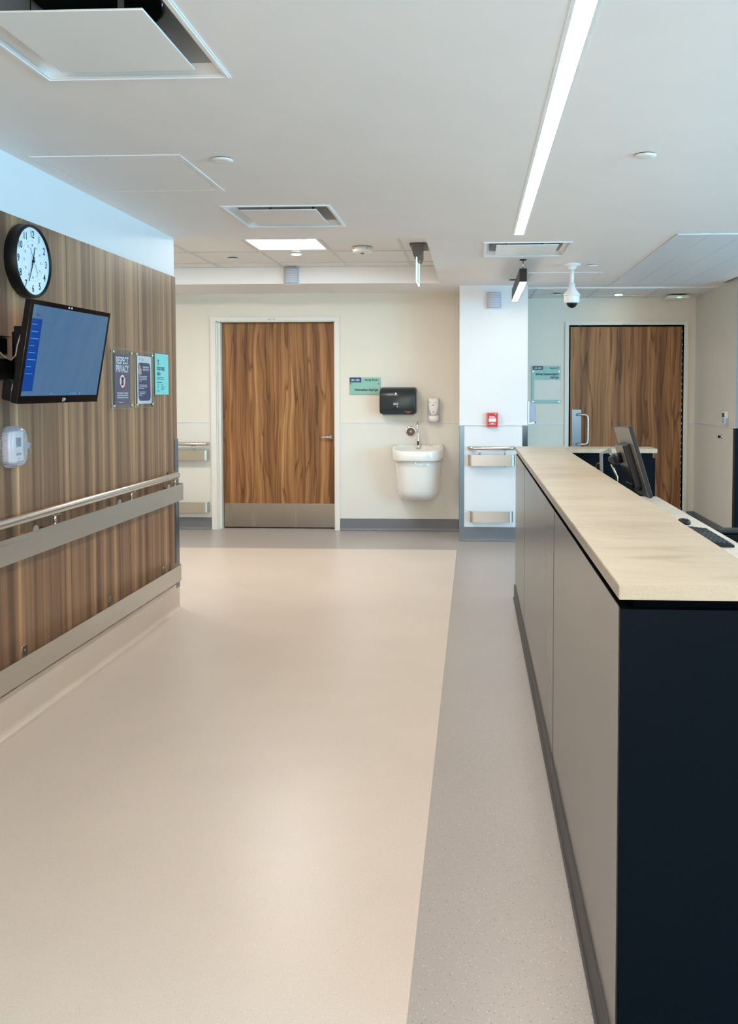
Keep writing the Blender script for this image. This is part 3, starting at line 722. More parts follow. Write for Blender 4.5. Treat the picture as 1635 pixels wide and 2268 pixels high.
# ------------------------------------------------------------------ television on its wall arm
def build_tv():
    W, Hh = .62, .396
    t = thing('television', (-1.75, 3.446, 1.42), 'small flat black television with a blue screen, tilted down from the walnut wall', 'television')
    ctr = Vector((-1.658, 3.446, 1.608))
    # local: x right, z up, face toward -y ; same pose as the fitted one
    a, b, cc = math.radians(87.6), math.radians(10.1), math.radians(-.2)
    Mx = Matrix.Translation(ctr) @ Matrix.Rotation(a, 4, 'Z') @ Matrix.Rotation(b, 4, 'X') @ Matrix.Rotation(cc, 4, 'Y')
    bz = .011; bb = .030; bt = .018
    body = mb('gloss').box(-W/2, W/2, 0.001, .028, -Hh/2, Hh/2, .003)
    body.box(-W/2*.82, W/2*.82, .028, .055, -Hh/2+.004, Hh/2*.55, .010)
    body.box(-W/2+.01, W/2*.9, .028, .075, -Hh/2+.002, -Hh/2+.085, .010)
    body.build('housing', t, Mx)
    bez = mb('gloss')
    for q in cells(-W/2, W/2, -Hh/2, Hh/2, [(-W/2+bz, W/2-bz, -Hh/2+bb, Hh/2-bt)]): bez.box(q[0], q[1], -.003, .002, q[2], q[3])
    bez.m('label').text('Lifer', .015, (0.02, -.0036, -Hh/2+.0105), (1, 0, 0), (0, 0, 1), 'CENTER', 1, .0003, .0004).box(.005, .028, -.0034, -.003, -Hh/2+.006, -Hh/2+.008)
    bez.m('label').box(-.052, -.040, -.0034, -.003, Hh/2-.012, Hh/2-.005).box(-.030, -.018, -.0034, -.003, Hh/2-.012, Hh/2-.005)
    bez.build('bezel', t, Mx)
    x0, x1, z0, z1 = -W/2+bz, W/2-bz, -Hh/2+bb, Hh/2-bt
    s_ = mb('screen').box(x0, x1, -.0008, .0015, z0, z1)
    s_.m('sidebar').box(x0, x0+.076, -.0012, -.0009, z0+.018, z1-.052)
    s_.m('icon')
    for k in range(8): s_.box(x0+.012, x0+.045+.012*((k*7) % 3), -.0016, -.0013, z1-.075-k*.027, z1-.0725-k*.027)
    for xx in (-.085, .065, .085, .105, .14): s_.box(xx, xx+.007, -.0014, -.001, z0+.004, z0+.011)
    s_.m('indigo').box(x0+.03, x0+.055, -.0014, -.001, z1-.042, z1-.034).box(x0+.085, x0+.16, -.0014, -.001, z1-.064, z1-.0625)
    s_.m('dkred').box(.125, .130, -.0014, -.001, z0+.004, z0+.013)
    s_.build('screen', t, Mx)
    m_ = thing('tv_wall_mount', (XW, 3.30, 1.45), 'black articulated wall mount behind the television', 'wall mount')
    mb('black').box(XW, XW+.022, 3.10, 3.42, 1.46, 1.74, .004).build('wall_plate', m_)
    mb('black').box(XW+.022, XW+.10, 3.14, 3.40, 1.605, 1.675, .006).box(XW+.03, XW+.13, 3.16, 3.46, 1.50, 1.585, .006).build('folded_arm', m_)
    mb('black').cyl((XW+.125, 3.43, 1.49), (XW+.125, 3.43, 1.70), .022, seg=18).build('pivot', m_)
    mb('black').box(XW+.145, -1.775, 3.36, 3.54, 1.52, 1.72, .004).build('screen_bracket', m_)
    mb('steel').box(XW+.020, XW+.112, 3.13, 3.40, 1.676, 1.679).box(XW+.02, XW+.132, 3.14, 3.42, 1.585, 1.588).build('rail_edge', m_)
    cab = mb('cable').tube([(-1.80, 3.10, 1.665), (-1.80, 3.16, 1.625), (-1.80, 3.22, 1.595), (-1.80, 3.275, 1.580), (-1.795, 3.30, 1.60), (-1.79, 3.305, 1.64), (-1.785, 3.32, 1.68), (-1.775, 3.35, 1.705), (-1.755, 3.40, 1.712)], .0028, 8)
    tag(cab.build('cable'), 'thin cream cable looping behind the television', 'cable')
build_tv()

# ------------------------------------------------------------------ thermostat under a clear guard
t = thing('thermostat', (XW, 3.64, 1.13), 'white thermostat locked inside a clear plastic guard on the walnut wall', 'thermostat')
def stad(cy, cz, hw, hh, x, n=40):
    out = []
    for i in range(n):
        a = 2*PI*i/n; c_, s_ = math.cos(a), math.sin(a); p_ = 3.2
        out.append((x, cy+hw*math.copysign(abs(c_)**(2/p_), c_), cz+hh*math.copysign(abs(s_)**(2/p_), s_)))
    return out
cyy, czz = 3.632, 1.222
mb('clear').loft([stad(cyy, czz, .072, .086, XW+.0006), stad(cyy, czz, .072, .086, XW+.030), stad(cyy, czz, .067, .080, XW+.046), stad(cyy, czz, .052, .066, XW+.053)], True, True).build('guard_cover', t)
rb = mb('clear')
for q in range(36):
    a = 2*PI*q/36; p0 = stad(cyy, czz, .0735, .0875, XW+.004, 36)[q]
    rb.box(XW+.004, XW+.030, p0[1]-.0016, p0[1]+.0016, p0[2]-.0016, p0[2]+.0016)
rb.build('guard_ribs', t)
mb('plastic').box(XW+.001, XW+.030, 3.580, 3.672, 1.160, 1.285, .006).build('thermostat_body', t)
mb('lcd').box(XW+.030, XW+.0315, 3.612, 3.650, 1.222, 1.262).build('display', t)
mb('grink').box(XW+.030, XW+.0312, 3.612, 3.652, 1.186, 1.196).box(XW+.030, XW+.0312, 3.620, 3.645, 1.172, 1.175).build('buttons', t)
mb('clear').box(XW+.0006, XW+.045, 3.700, 3.724, 1.208, 1.236, .005).build('lock_boss', t)
k_ = mb('steel').cyl((XW+.028, 3.722, 1.226), (XW+.030, 3.752, 1.224), .005, seg=12).cyl((XW+.026, 3.745, 1.222), (XW+.030, 3.745, 1.222), .008, seg=14)
k_.prism([(XW+.030, 3.728, 1.218), (XW+.030, 3.752, 1.214), (XW+.030, 3.758, 1.172)], (.0015, 0, 0)).build('key', t)

t.location.y -= .058
# ------------------------------------------------------------------ notices on the walnut wall
Yv, Zv = (0, 1, 0), (0, 0, 1)
def standoffs(t, y0, y1, z0, z1, x, four=True):
    for y in (y0+.018, y1-.018):
        for z in ((z1-.018, z0+.018) if four else (z1-.020,)):
            mb('steel').cyl((XW, y, z), (x+.006, y, z), .007, seg=14).build('standoff', t)
def notice(y0, y1, z0, z1, label):
    t = thing('wall_notice', (XW, (y0+y1)/2, z0), label, 'notice', 'notices on the walnut wall')
    mb('acryl').box(XW+.008, XW+.0125, y0, y1, z0, z1, .0006, 1).build('acrylic_plate', t)
    e = mb('label')
    for a in cells(y0-.0008, y1+.0008, z0-.0008, z1+.0008, [(y0+.0002, y1-.0002, z0+.0002, z1-.0002)]): e.box(XW+.008, XW+.0127, a[0], a[1], a[2], a[3])
    e.build('plate_edge', t)
    standoffs(t, y0, y1, z0, z1, XW+.0125)
    return t
xp = XW+.0066; XF = XW+.0079
t = notice(4.652, 4.936, 1.360, 1.695, 'dark indigo RESPECT PRIVACY notice nearest the television')
p = mb('indigo').box(xp, XF, 4.688, 4.902, 1.385, 1.668)
cy_ = 4.795
p.m('paper').text('RESPECT', .056, (XF, cy_, 1.612), Yv, Zv, 'CENTER', .80, .0002, .0013)
p.text('PRIVACY', .056, (XF, cy_, 1.566), Yv, Zv, 'CENTER', .80, .0002, .0013)
p.m('red').cyl((XF-.0005, cy_, 1.515), (XF+.0003, cy_, 1.515), .042, seg=40)
p.m('paper').cyl((XF-.0002, cy_, 1.515), (XF+.0006, cy_, 1.515), .037, seg=40)
p.m('ink').box(XF, XF+.0009, cy_-.013, cy_+.013, 1.492, 1.538)
p.m('red').prism([(XF+.0009, cy_-.029, 1.489), (XF+.0009, cy_-.025, 1.486), (XF+.0009, cy_+.029, 1.541), (XF+.0009, cy_+.025, 1.544)], (.0003, 0, 0))
p.m('paper').text('No photography or recording of\npatients, families, staff or others\nwithout permission. Thank you!', .0125, (XF, cy_, 1.446), Yv, Zv, 'CENTER', .92, .0002, .0003)
p.m('paper').prism([(XF, 4.71, 1.402), (XF, 4.77, 1.397), (XF, 4.82, 1.3975), (XF, 4.77, 1.394)], (.0004, 0, 0))
p.build('poster', t)
t = notice(4.980, 5.262, 1.362, 1.694, 'white-bordered confidentiality notice, middle of the three notices')
def rrect(y0, y1, z0, z1, r, x):
    P = []
    for cy__, cz__, a0 in ((y1-r, z1-r, 0), (y0+r, z1-r, PI/2), (y0+r, z0+r, PI), (y1-r, z0+r, 1.5*PI)):
        P += [(x, cy__+r*math.cos(a0+q*PI/12), cz__+r*math.sin(a0+q*PI/12)) for q in range(7)]
    return P
p = mb('paper').box(xp, XF, 5.012, 5.232, 1.385, 1.668)
p.m('indigo').prism(rrect(5.028, 5.216, 1.402, 1.628, .028, XF-.0003), (.0006, 0, 0))
p.m('grink').text('Health\nSciences', .0085, (XF, 5.085, 1.648), Yv, Zv, 'LEFT', 1, .0002).cyl((XF-.0002, 5.052, 1.648), (XF+.0003, 5.052, 1.648), .005, seg=10)
x2 = XF+.0004
p.m('pink').cyl((x2-.0003, 5.050, 1.604), (x2+.0003, 5.050, 1.604), .011, seg=16).prism(rrect(5.034, 5.076, 1.556, 1.597, .012, x2-.0003), (.0006, 0, 0))
p.m('paper').text('CONFIDENTIALITY IS\nIMPORTANT TO US', .0145, (x2, 5.145, 1.597), Yv, Zv, 'CENTER', .74, .0002, .0003)
p.text('All our employees, students and\nvolunteers must sign and follow\na confidentiality agreement and\nour rules.', .0092, (x2, 5.040, 1.545), Yv, Zv, 'LEFT', 1, .0002, .0002)
p.text('Your health information is kept\nprivate and safe. We only share it\nwith your care team.', .0092, (x2, 5.040, 1.493), Yv, Zv, 'LEFT', 1, .0002, .0003)
p.text('For more information ask a\nmember of the team or\nyour nurse.', .0092, (x2, 5.040, 1.452), Yv, Zv, 'LEFT', 1, .0002, .0002)
p.build('poster', t)
t = thing('wall_notice', (XW, 5.42, 1.437), 'turquoise SCENT-FREE AREA notice, last of the three before the wall end', 'notice', 'notices on the walnut wall')
p = mb('cyan').box(XW+.004, XW+.009, 5.305, 5.536, 1.437, 1.693, .0005, 1); XF2 = XW+.009
p.m('red').cyl((XF2-.0003, 5.355, 1.638), (XF2+.0003, 5.355, 1.638), .020, seg=24).m('cyan').cyl((XF2-.0003, 5.355, 1.638), (XF2+.0005, 5.355, 1.638), .0165, seg=24)
p.m('ink').box(XF2, XF2+.0007, 5.351, 5.359, 1.625, 1.648).box(XF2, XF2+.0007, 5.346, 5.364, 1.648, 1.653)
p.text('SCENT-FREE\nAREA', .030, (XF2, 5.332, 1.590), Yv, Zv, 'LEFT', .80, .0002, .0007)
p.text('Please help us keep the air we\nshare healthy and fragrance-free.', .0095, (XF2, 5.332, 1.543), Yv, Zv, 'LEFT', 1, .0002)
p.text('Do not use or wear', .0105, (XF2, 5.332, 1.512), Yv, Zv, 'LEFT', 1, .0002, .0003)
p.m('grink').text('perfume\ncologne\nlotion', .0095, (XF2, 5.338, 1.498), Yv, Zv, 'LEFT', 1, .0002).text('hair spray\nafter shave\nscented products\nair freshener', .0095, (XF2, 5.400, 1.498), Yv, Zv, 'LEFT', 1, .0002)
p.m('ink').text('Thank you', .0095, (XF2, 5.332, 1.458), Yv, Zv, 'LEFT', 1, .0002, .0002)
p.build('plate', t)
standoffs(t, 5.305, 5.536, 1.437, 1.693, XW+.009, False)
for t in [o_ for o_ in COL.objects if o_.name.startswith('wall_notice')]: t.location.y -= .048*t.location.y/4.8

# ------------------------------------------------------------------ room signs
Xv = (1, 0, 0)
t = thing('room_sign', (-1.13, YB, 1.423), 'mint green Family Room sign between the left door and the towel dispenser', 'sign')
p = mb('mint').box(-1.289, -.970, YB-.013, YB-.007, 1.424, 1.602, .0006, 1)
yf = YB-.0132
p.m('navyp').box(-1.289, -1.168, yf-.0006, yf, 1.550, 1.602)
p.m('paper').text('AC-125', .030, (-1.229, yf-.0006, 1.565), Xv, Zv, 'CENTER', .9, .0002, .0004)
p.m('ink').text('Family Room', .031, (-.990, yf, 1.566), Xv, Zv, 'RIGHT', .85, .0002, .0007)
p.text("Ndawaashaan Aajkin'gan", .034, (-.990, yf, 1.462), Xv, Zv, 'RIGHT', .74, .0002, .0010)
p.build('plate', t)
for x in (-1.280, -.986): mb('brown').cyl((x, YB, 1.536), (x, yf-.003, 1.536), .006, seg=12).build('screw', t)
t = thing('room_sign', (.785, YR, 1.328), 'teal-banded Room 12 sign with a clear insert left of the right-hand door', 'sign')
yf = YR-.0142
p = mb('teal').box(.632, .938, YR-.014, YR-.008, 1.583, 1.730).box(.632, .657, YR-.014, YR-.008, 1.330, 1.583).box(.657, .938, YR-.014, YR-.008, 1.330, 1.363)
p.m('navyp').box(.640, .752, yf-.0006, yf, 1.690, 1.730)
p.m('paper').text('AC-124', .027, (.696, yf-.0006, 1.700), Xv, Zv, 'CENTER', .85, .0002, .0003)
p.m('ink').text('Room 12', .029, (.918, yf, 1.699), Xv, Zv, 'RIGHT', .85, .0002, .0007)
p.text("Ishkwaaj Gaanaawenjigewin\nAajkin'gan", .034, (.920, yf, 1.634), Xv, Zv, 'RIGHT', .66, .0002, .0010)
p.build('plate', t)
mb('wall2').box(.657, .937, YR-.013, YR-.009, 1.364, 1.582).build('insert', t)
for x in (.645, .925):
    for z in (1.672, 1.345): mb('steel').cyl((x, YR, z), (x, yf-.004, z), .007, seg=12).build('screw', t)

# ------------------------------------------------------------------ towel dispenser
t = thing('towel_dispenser', (-.775, YB, 1.215), 'dark smoked paper towel dispenser on the wall beside the family room sign', 'towel dispenser')
x0, x1, yb_ = -.962, -.588, YB
prof = [(yb_, 1.225), (yb_-.15, 1.225), (yb_-.165, 1.245), (yb_-.172, 1.30), (yb_-.172, 1.40), (yb_-.165, 1.44), (yb_-.14, 1.475), (yb_-.10, 1.494), (yb_-.04, 1.500), (yb_, 1.500)]
m_ = mb('char'); n_ = len(prof)
def sect(x, k):
    cyc, czc = yb_-.07, 1.36
    return [(x, min(yb_, cyc+(a-cyc)*k) if a < yb_ else yb_, czc+(b-czc)*k) for a, b in prof]
m_.loft([sect(x0, .86), sect(x0+.006, .94), sect(x0+.020, 1.), sect(x1-.020, 1.), sect(x1-.006, .94), sect(x1, .86)], smooth=True)
m_.build('cover', t)
mb('grey_pl').box(x0+.03, x1-.03, yb_-.13, yb_-.01, 1.213, 1.226, .003).build('bottom_tray', t)
mb('ink').box(x0+.028, x1-.035, yb_-.1745, yb_-.150, 1.232, 1.262, .003).build('towel_slot', t)
mb('ltgrey').box(x1-.012, x1-.004, yb_-.10, yb_-.02, 1.33, 1.46, .002).build('side_window', t)
l = mb('paper').cyl((-.793, yb_-.1715, 1.434), (-.793, yb_-.1735, 1.434), .009, seg=16).box(-.811, -.775, yb_-.1735, yb_-.1715, 1.418, 1.421)
l.m('label').box(-.818, -.770, yb_-.1735, yb_-.1715, 1.318, 1.340).m('ink').text('PAPER\nTOWEL', .010, (-.794, yb_-.1737, 1.331), Xv, Zv, 'CENTER', 1, .0002)
l.m('amber').text('PULL DOWN\nTOWEL', .012, (-.668, yb_-.1750, 1.250), Xv, Zv, 'CENTER', 1., .0003, .0003)
l.m('black').box(-.816, -.772, yb_-.1740, yb_-.1715, 1.279, 1.300).m('label').box(-.784, -.774, yb_-.1742, yb_-.1738, 1.292, 1.306)
l.build('label', t)

# ------------------------------------------------------------------ soap dispenser
t = thing('soap_dispenser', (-.413, YB, 1.135), 'white push soap dispenser on the wall right of the towel dispenser', 'soap dispenser')
mb('ltgrey').box(-.474, -.352, YB-.06, YB, 1.137, 1.384, .012).build('back_housing', t)
c_ = mb('plastic').loft([[(-.413+sx_*w_, YB-d_, z_) for sx_, d_ in ((-1, .055), (-1, .095), (-.8, .105), (.8, .105), (1, .095), (1, .055))] for z_, w_ in ((1.384, .050), (1.34, .052), (1.29, .047), (1.25, .038), (1.22, .024), (1.214, .014))], smooth=True)
c_.m('indigo').box(-.462, -.440, YB-.1065, YB-.104, 1.343, 1.347).m('grink').box(-.413, -.375, YB-.1065, YB-.104, 1.342, 1.345).box(-.425, -.402, YB-.1065, YB-.104, 1.312, 1.320)
c_.m('ink').cyl((-.413, YB-.104, 1.246), (-.413, YB-.107, 1.246), .005, seg=12)
c_.build('cover', t)
mb('plastic').loft([[(-.413+w_*math.cos(a), YB-.055-d_*abs(math.sin(a))**.7, z_) for a in [PI+q*PI/12 for q in range(13)]] for z_, w_, d_ in ((1.208, .051, .052), (1.200, .053, .060), (1.165, .050, .058), (1.150, .040, .046), (1.143, .022, .03))], smooth=True).build('push_lever', t)

# ------------------------------------------------------------------ sink
def build_sink():
    cx_ = -.572; t = thing('wall_sink', (cx_, YB, .34), 'white wall-hung hand basin with a deep rounded shroud', 'sink')
    def D(w, d, n=28, y0=YB, e=3.6):          # D-shaped plan: flat at the wall, rounded front
        pts = []
        for i in range(n+1):
            a = PI+PI*i/n; c1, s1 = math.cos(a), math.sin(a)
            pts.append((cx_+w*math.copysign(abs(c1)**(2/e), c1), y0-d*abs(s1)**(2/e)))
        return pts
    def lvl(P, f): return [(x, y, f(y)) for x, y in P]
    dep = .43; top = lambda y: .908-(YB-y)/dep*.048
    r = []
    r.append(lvl(D(.245, .400), lambda y: .765))
    r.append(lvl(D(.256, .420), lambda y: .757))
    r.append(lvl(D(.262, .430), lambda y: .772))
    r.append(lvl(D(.263, .430), lambda y: top(y)-.012))
    r.append(lvl(D(.258, .425), lambda y: top(y)-.002))
    r.append(lvl(D(.250, .415), lambda y: top(y)))
    def inner(P, f, yo): return [(x, min(y, yo), f(min(y, yo))) for x, y in P]
    r.append(inner(D(.228, .392), lambda y: top(y)-.004, YB-.018))
    r.append(inner(D(.218, .380), lambda y: top(y)-.030, YB-.055))
    r.append(inner(D(.190, .350), lambda y: .80, YB-.09))
    r.append(inner(D(.120, .30), lambda y: .785, YB-.12))
    mb('ceramic').loft(r).build('basin', t)
    s_ = mb('ceramic'); rr = []
    for z, w_, d_ in ((.775, .242, .385), (.70, .238, .372), (.60, .230, .352), (.52, .224, .335), (.46, .221, .322), (.415, .214, .305), (.38, .198, .275), (.357, .170, .23), (.345, .130, .18), (.341, .07, .10)):
        rr.append([(x, y, z) for x, y in D(w_, d_, e=3.0)])
    s_.loft(rr).build('shroud', t)
    mb('chrome').cyl((cx_-.005, YB-.392, .745), (cx_-.005, YB-.36, .745), .006, seg=12).build('fixing_screw', t)
    mb('chrome').cyl((cx_+.262, YB-.05, .757), (cx_+.280, YB-.05, .757), .007, seg=12).build('stop_valve', t)
    mb('grink').box(-.455, -.42, YB-.031, YB-.029, .895, .899).build('maker_mark', t)
    f_ = thing('faucet', (cx_, YB-.05, .885), 'slim chrome gooseneck sensor faucet standing on the hand basin', 'faucet')
    yb = YB-.055
    mb('chrome').lathe((cx_, yb, .872), (0, 0, 1), [(0, .027), (.01, .026), (.03, .022), (.075, .021), (.115, .012), (.145, .0075), (.17, .0065)], 28).build('body', f_)
    mb('gloss').box(cx_-.008, cx_+.008, yb-.026, yb-.017, .900, .945, .003).build('sensor_window', f_)
    P = [(cx_, yb, 1.035), (cx_, yb, 1.085)]+[(cx_, yb-.055+.055*math.cos(q*PI/8), 1.085+.055*math.sin(q*PI/8)) for q in range(1, 9)]+[(cx_, yb-.11, 1.055)]
    mb('chrome').tube(P, [.0065]*2+[.0085]*9, 14).build('spout', f_)
    d = thing('sensor_plate', (-.652, YB, 1.03), 'round chrome and brown sensor plate above the basin beside the faucet', 'sensor plate')
    mb('chrome').lathe((-.652, YB, 1.037), (0, -1, 0), [(0, .060), (.008, .059), (.014, .052), (.014, .046)], 40).build('trim_ring', d)
    mb('brown').cyl((-.652, YB-.010, 1.037), (-.652, YB-.0155, 1.037), .0455, seg=40).build('lens', d)
    mb('label').cyl((-.652, YB-.0155, 1.040), (-.652, YB-.0175, 1.040), .010, seg=20).build('emblem', d)
build_sink()

# ------------------------------------------------------------------ things on the column
t = thing('fire_alarm_pull', (.181, YC, 1.112), 'red fire alarm pull station on the white column', 'fire alarm')
mb('red').box(.127, .236, YC-.045, YC-.0005, 1.112, 1.252, .004).build('housing', t)
fy = YC-.0455
p = mb('dkred').box(.146, .218, fy-.004, fy+.002, 1.164, 1.198, .001, 1).m('paper')
p.text('FEU/FIRE', .021, (.182, fy-.0004, 1.203), Xv, Zv, 'CENTER', .74, .0002, .0008)
p.text('ALARM', .017, (.182, fy-.0042, 1.173), Xv, Zv, 'CENTER', .9, .0002, .0006)
p.box(.152, .212, fy-.001, fy, 1.150, 1.153).box(.146, .172, fy-.001, fy, 1.137, 1.140).box(.190, .216, fy-.001, fy, 1.137, 1.140)
p.text('PULL', .010, (.182, fy-.0004, 1.142), Xv, Zv, 'CENTER', 1., .0002, .0004)
p.cyl((.181, fy, 1.136), (.181, fy-.001, 1.136), .004, seg=10)
p.build('pull_handle', t)
e = mb('pink')
for a in cells(.131, .232, 1.116, 1.248, [(.1335, .2295, 1.1185, 1.2455)]): e.box(a[0], a[1], fy-.0012, fy, a[2], a[3])
e.build('raised_border', t)
mb('label').lathe((.213, fy, 1.236), (0, -1, 0), [(0, .008), (.004, .008), (.005, .004)], 16).build('lock', t)

t = thing('sanitizer_dispenser', (.523, YC+.05, 1.14), 'translucent hand sanitizer dispenser with blue tip on the right side of the column', 'sanitizer dispenser')
hy0, hy1 = YC+.02, YC+.13
mb('plastic').box(.5235, .541, hy0, hy1, 1.145, 1.362, .006).build('back_housing', t)
P = [(.541, 1.356)]+[(.541+.062*math.sin(q*PI/16), 1.285+.071*math.cos(q*PI/16)) for q in range(1, 8)]+[(.604, 1.26), (.601, 1.21), (.592, 1.165), (.578, 1.158), (.541, 1.155)]
mb('frost').prism([(x, hy0+.004, z) for x, z in P], (0, hy1-hy0-.008, 0), True).build('cover', t)
mb('plastic').prism([(.5235, hy0, 1.150), (.565, hy0, 1.158), (.595, hy0, 1.165), (.585, hy0, 1.143), (.5235, hy0, 1.138)], (0, hy1-hy0, 0)).build('drip_tray', t)
mb('blue').prism([(.592, hy0+.02, 1.178), (.600, hy0+.02, 1.165), (.606, hy0+.02, 1.146), (.598, hy0+.02, 1.148), (.578, hy0+.02, 1.150)], (0, .05, 0)).build('nozzle_tip', t)

# ------------------------------------------------------------------ right side wall devices
t = thing('wall_controller', (XR, 8.22, 1.14), 'small white keypad controller on the side wall at the far right', 'controller')
mb('plastic').box(XR-.030, XR, 8.16, 8.27, 1.145, 1.268, .005).build('housing', t)
mb('lcd').box(XR-.034, XR-.0295, 8.19, 8.25, 1.215, 1.255).m('ltgrey').box(XR-.034, XR-.0295, 8.19, 8.25, 1.155, 1.205).build('keypad', t)
mb('ltgrey').box(XR-.028, XR-.004, 8.157, 8.161, 1.15, 1.205).build('side_label', t)
t = thing('door_stop', (XR, 8.36, 1.02), 'small round dark knob on the side wall below the white controller', 'wall knob')
mb('steel').lathe((XR, 8.37, 1.022), (-1, 0, 0), [(0, .022), (.004, .021), (.006, .008), (.020, .008)], 20).build('rose', t)
mb('black').lathe((XR-.018, 8.37, 1.022), (-1, 0, 0), [(0, .012), (.010, .016), (.016, .012)], 18).build('knob', t)

# ------------------------------------------------------------------ reception counter
CX, CN, CF = .297, 1.737, 6.06
t = thing('reception_counter', (CX, 3.9, 0), 'long reception counter body with greige front panels and navy end', 'reception counter')
for a, b in ((CN+.018, 3.166), (3.172, 4.988), (4.994, CF)):
    mb('greige').box(CX, CX+.018, a, b, .092, 1.020, .0006, 1).build('front_panel', t)
mb('navy').box(CX, .598, CN, CN+.018, .092, 1.020, .0006, 1).build('end_panel', t)
mb('navy').box(CX+.018, .596, CN+.018, CF, .09, 1.019).build('carcass', t)
mb('void').box(CX+.002, CX+.03, CN+.004, CF, 1.0195, 1.0205).box(CX+.030, .590, CN+.022, CF-.01, 1.019, 1.0415).build('shadow_gap', t)  # matt black boxes put the recess shade into colour
for y in (3.169, 4.991): mb('void').box(CX-.0005, CX+.018, y-.0026, y+.0026, .092, 1.0195).build('panel_joint', t)  # black strips paint the dark of the seams between panels
mb('navy').box(.596, 1.232, 5.885, CF-.005, .02, 1.004).box(.596, 1.215, 5.892, CF-.01, 1.004, 1.0415).build('return_panel', t)
b_ = cove('plinth', (CX-.003, CN), (CX-.003, CF), (-1, 0), .092, .005, .008)
b_.box(CX-.003, .59, CN+.002, CF, .0008, .091)
b_.build('plinth', t)
wt = mb('stone'); poly = [(CX-.005, CN-.012), (.617, CN-.012), (.617, 5.85), (1.238, 5.85), (1.238, 6.075), (CX-.005, 6.075)]
wt.prism([(x, y, 1.0415) for x, y in poly], (0, 0, .0295))
es = [e for e in wt.bm.edges]
bmesh.ops.bevel(wt.bm, geom=es, offset=.0015, segments=2, affect='EDGES', material=-1)
tag(wt.build('transaction_top'), 'L-shaped cream stone transaction top lying on the reception counter', 'countertop')
t = thing('staff_desk', (.92, 3.9, 0), 'lower pale staff desk running behind the reception counter', 'desk')
mb('desk').box(.600, 1.246, CN+.05, 5.884, .715, .745, .002).build('desk_top', t)
mb('navy').box(.600, 1.20, CN+.06, CN+.08, .001, .714).build('support_panel', t)
mb('navy').box(.600, 1.20, 5.84, 5.86, .001, .714).build('support_panel', t)
mb('navy').box(.600, 1.20, 3.80, 3.82, .001, .714).build('support_panel', t)

# ------------------------------------------------------------------ monitors
def monitor(name, top0, top1, bot0, label, W, Hh, logo=False):
    # top0/top1: near and far top corners of the back face edge; bot0: near bottom corner
    a, b, c_ = Vector(top0), Vector(top1), Vector(bot0)
    u = (b-a).normalized(); v = (a-c_); v = (v-u*v.dot(u)).normalized(); n_ = v.cross(u)   # n_ : out of the back
    if n_.x > 0: n_ = -n_
    t = thing(name, (a+b)/2-v*Hh, label, 'monitor')
    Mx = Matrix.Identity(4)
    for i in range(3): Mx[i][0] = u[i]; Mx[i][1] = n_[i]; Mx[i][2] = v[i]; Mx[i][3] = a[i]
    # local x along width (near->far), y out of the back, z up; origin at near top corner
    mb('black' if logo else 'monback').box(0, W, -.018, -.0006, -Hh, 0, .0015).build('housing', t, Mx)
    mb('monback').box(.0015, W-.0015, -.0006, .0008, -Hh+.0015, -.0015).build('back_panel', t, Mx)
    mb('gloss').box(.006, W-.006, -.0195, -.018, -Hh+.014, -.006).build('screen', t, Mx)
    hb = mb('black').box(W*.22, W*.78, 0, .033, -Hh*.86, -Hh*.24, .004).m('monback').box(W*.225, W*.775, .033, .0345, -Hh*.55, -Hh*.245, .0006, 1)
    hb.build('rear_cover', t, Mx)
    mb('black').box(W*.30, W*.70, .001, .036, -Hh*.92, -Hh*.80, .004).build('connector_bay', t, Mx)
    mb('black').cyl((W*.5, .034, -Hh*.42), (W*.5, .075, -Hh*.42), .026, seg=20).build('pivot', t, Mx)
    if logo: mb('label').box(W*.46, W*.54, .0, .0008, -.075, -.055).build('logo', t, Mx)
    return t, Mx
t1, M1 = monitor('monitor', (.677, 3.80, 1.302), (.692, 4.285, 1.282), (.768, 3.80, .990), 'large black monitor with its back to the counter, nearest the camera', .485, .325, True)
t2, M2 = monitor('monitor', (.727, 5.00, 1.102), (.846, 5.42, 1.102), (.737, 5.00, .81), 'second black monitor standing further back behind the counter', .43, .29)
t = thing('desk_clamp_mount', (.70, 4.35, .745), 'black desk-clamped arm carrying the nearer monitor', 'monitor arm')
q = M1 @ Vector((.485*.5, .072, -.325*.42))
mb('black').cyl((.665, 4.02, .757), (.665, 4.02, 1.01), .014, seg=18).build('pole', t)
mb('black').box(.62, .71, 3.98, 4.06, .7455, .757, .003).build('clamp', t)
mb('steel').tube([(.665, 4.02, .99), (.672, 4.03, 1.06), q-Vector((.010, 0, .02))], .007, 12).build('arm', t)
mb('black').cyl(q+Vector((-.004, -.022, 0)), q+Vector((-.004, .022, 0)), .018, seg=18).build('pivot_barrel', t)
mb('steel').prism([q+Vector((-.004, .02, .012)), q+Vector((-.004, .02, .018)), (.674, 4.30, 1.152), (.674, 4.30, 1.146)], (.022, 0, 0)).build('cable_bracket', t)
t = thing('monitor_stand', (.70, 5.2, .745), 'black stand under the second monitor on the desk', 'monitor stand')
mb('black').box(.64, .84, 5.12, 5.34, .7455, .757, .004).build('base', t)
mb('black').box(.685, .712, 5.18, 5.24, .757, .99, .004).build('column', t)
for k, dy in enumerate((0, .05)):
    P = [M1 @ Vector((.18+dy, .02, -.285)), M1 @ Vector((.17+dy, .035, -.33)), Vector((.775+.01*k, 3.99+dy, .90)), Vector((.74, 4.02+dy, .80)), Vector((.70, 4.06+dy, .752))]
    tag(mb('black').tube(P, .0055, 8).build('monitor_cable'), 'black cable hanging under the nearer monitor, %s' % ('the one closer to the camera' if k == 0 else 'the one further from the camera'), 'cable', 'cables under the nearer monitor')

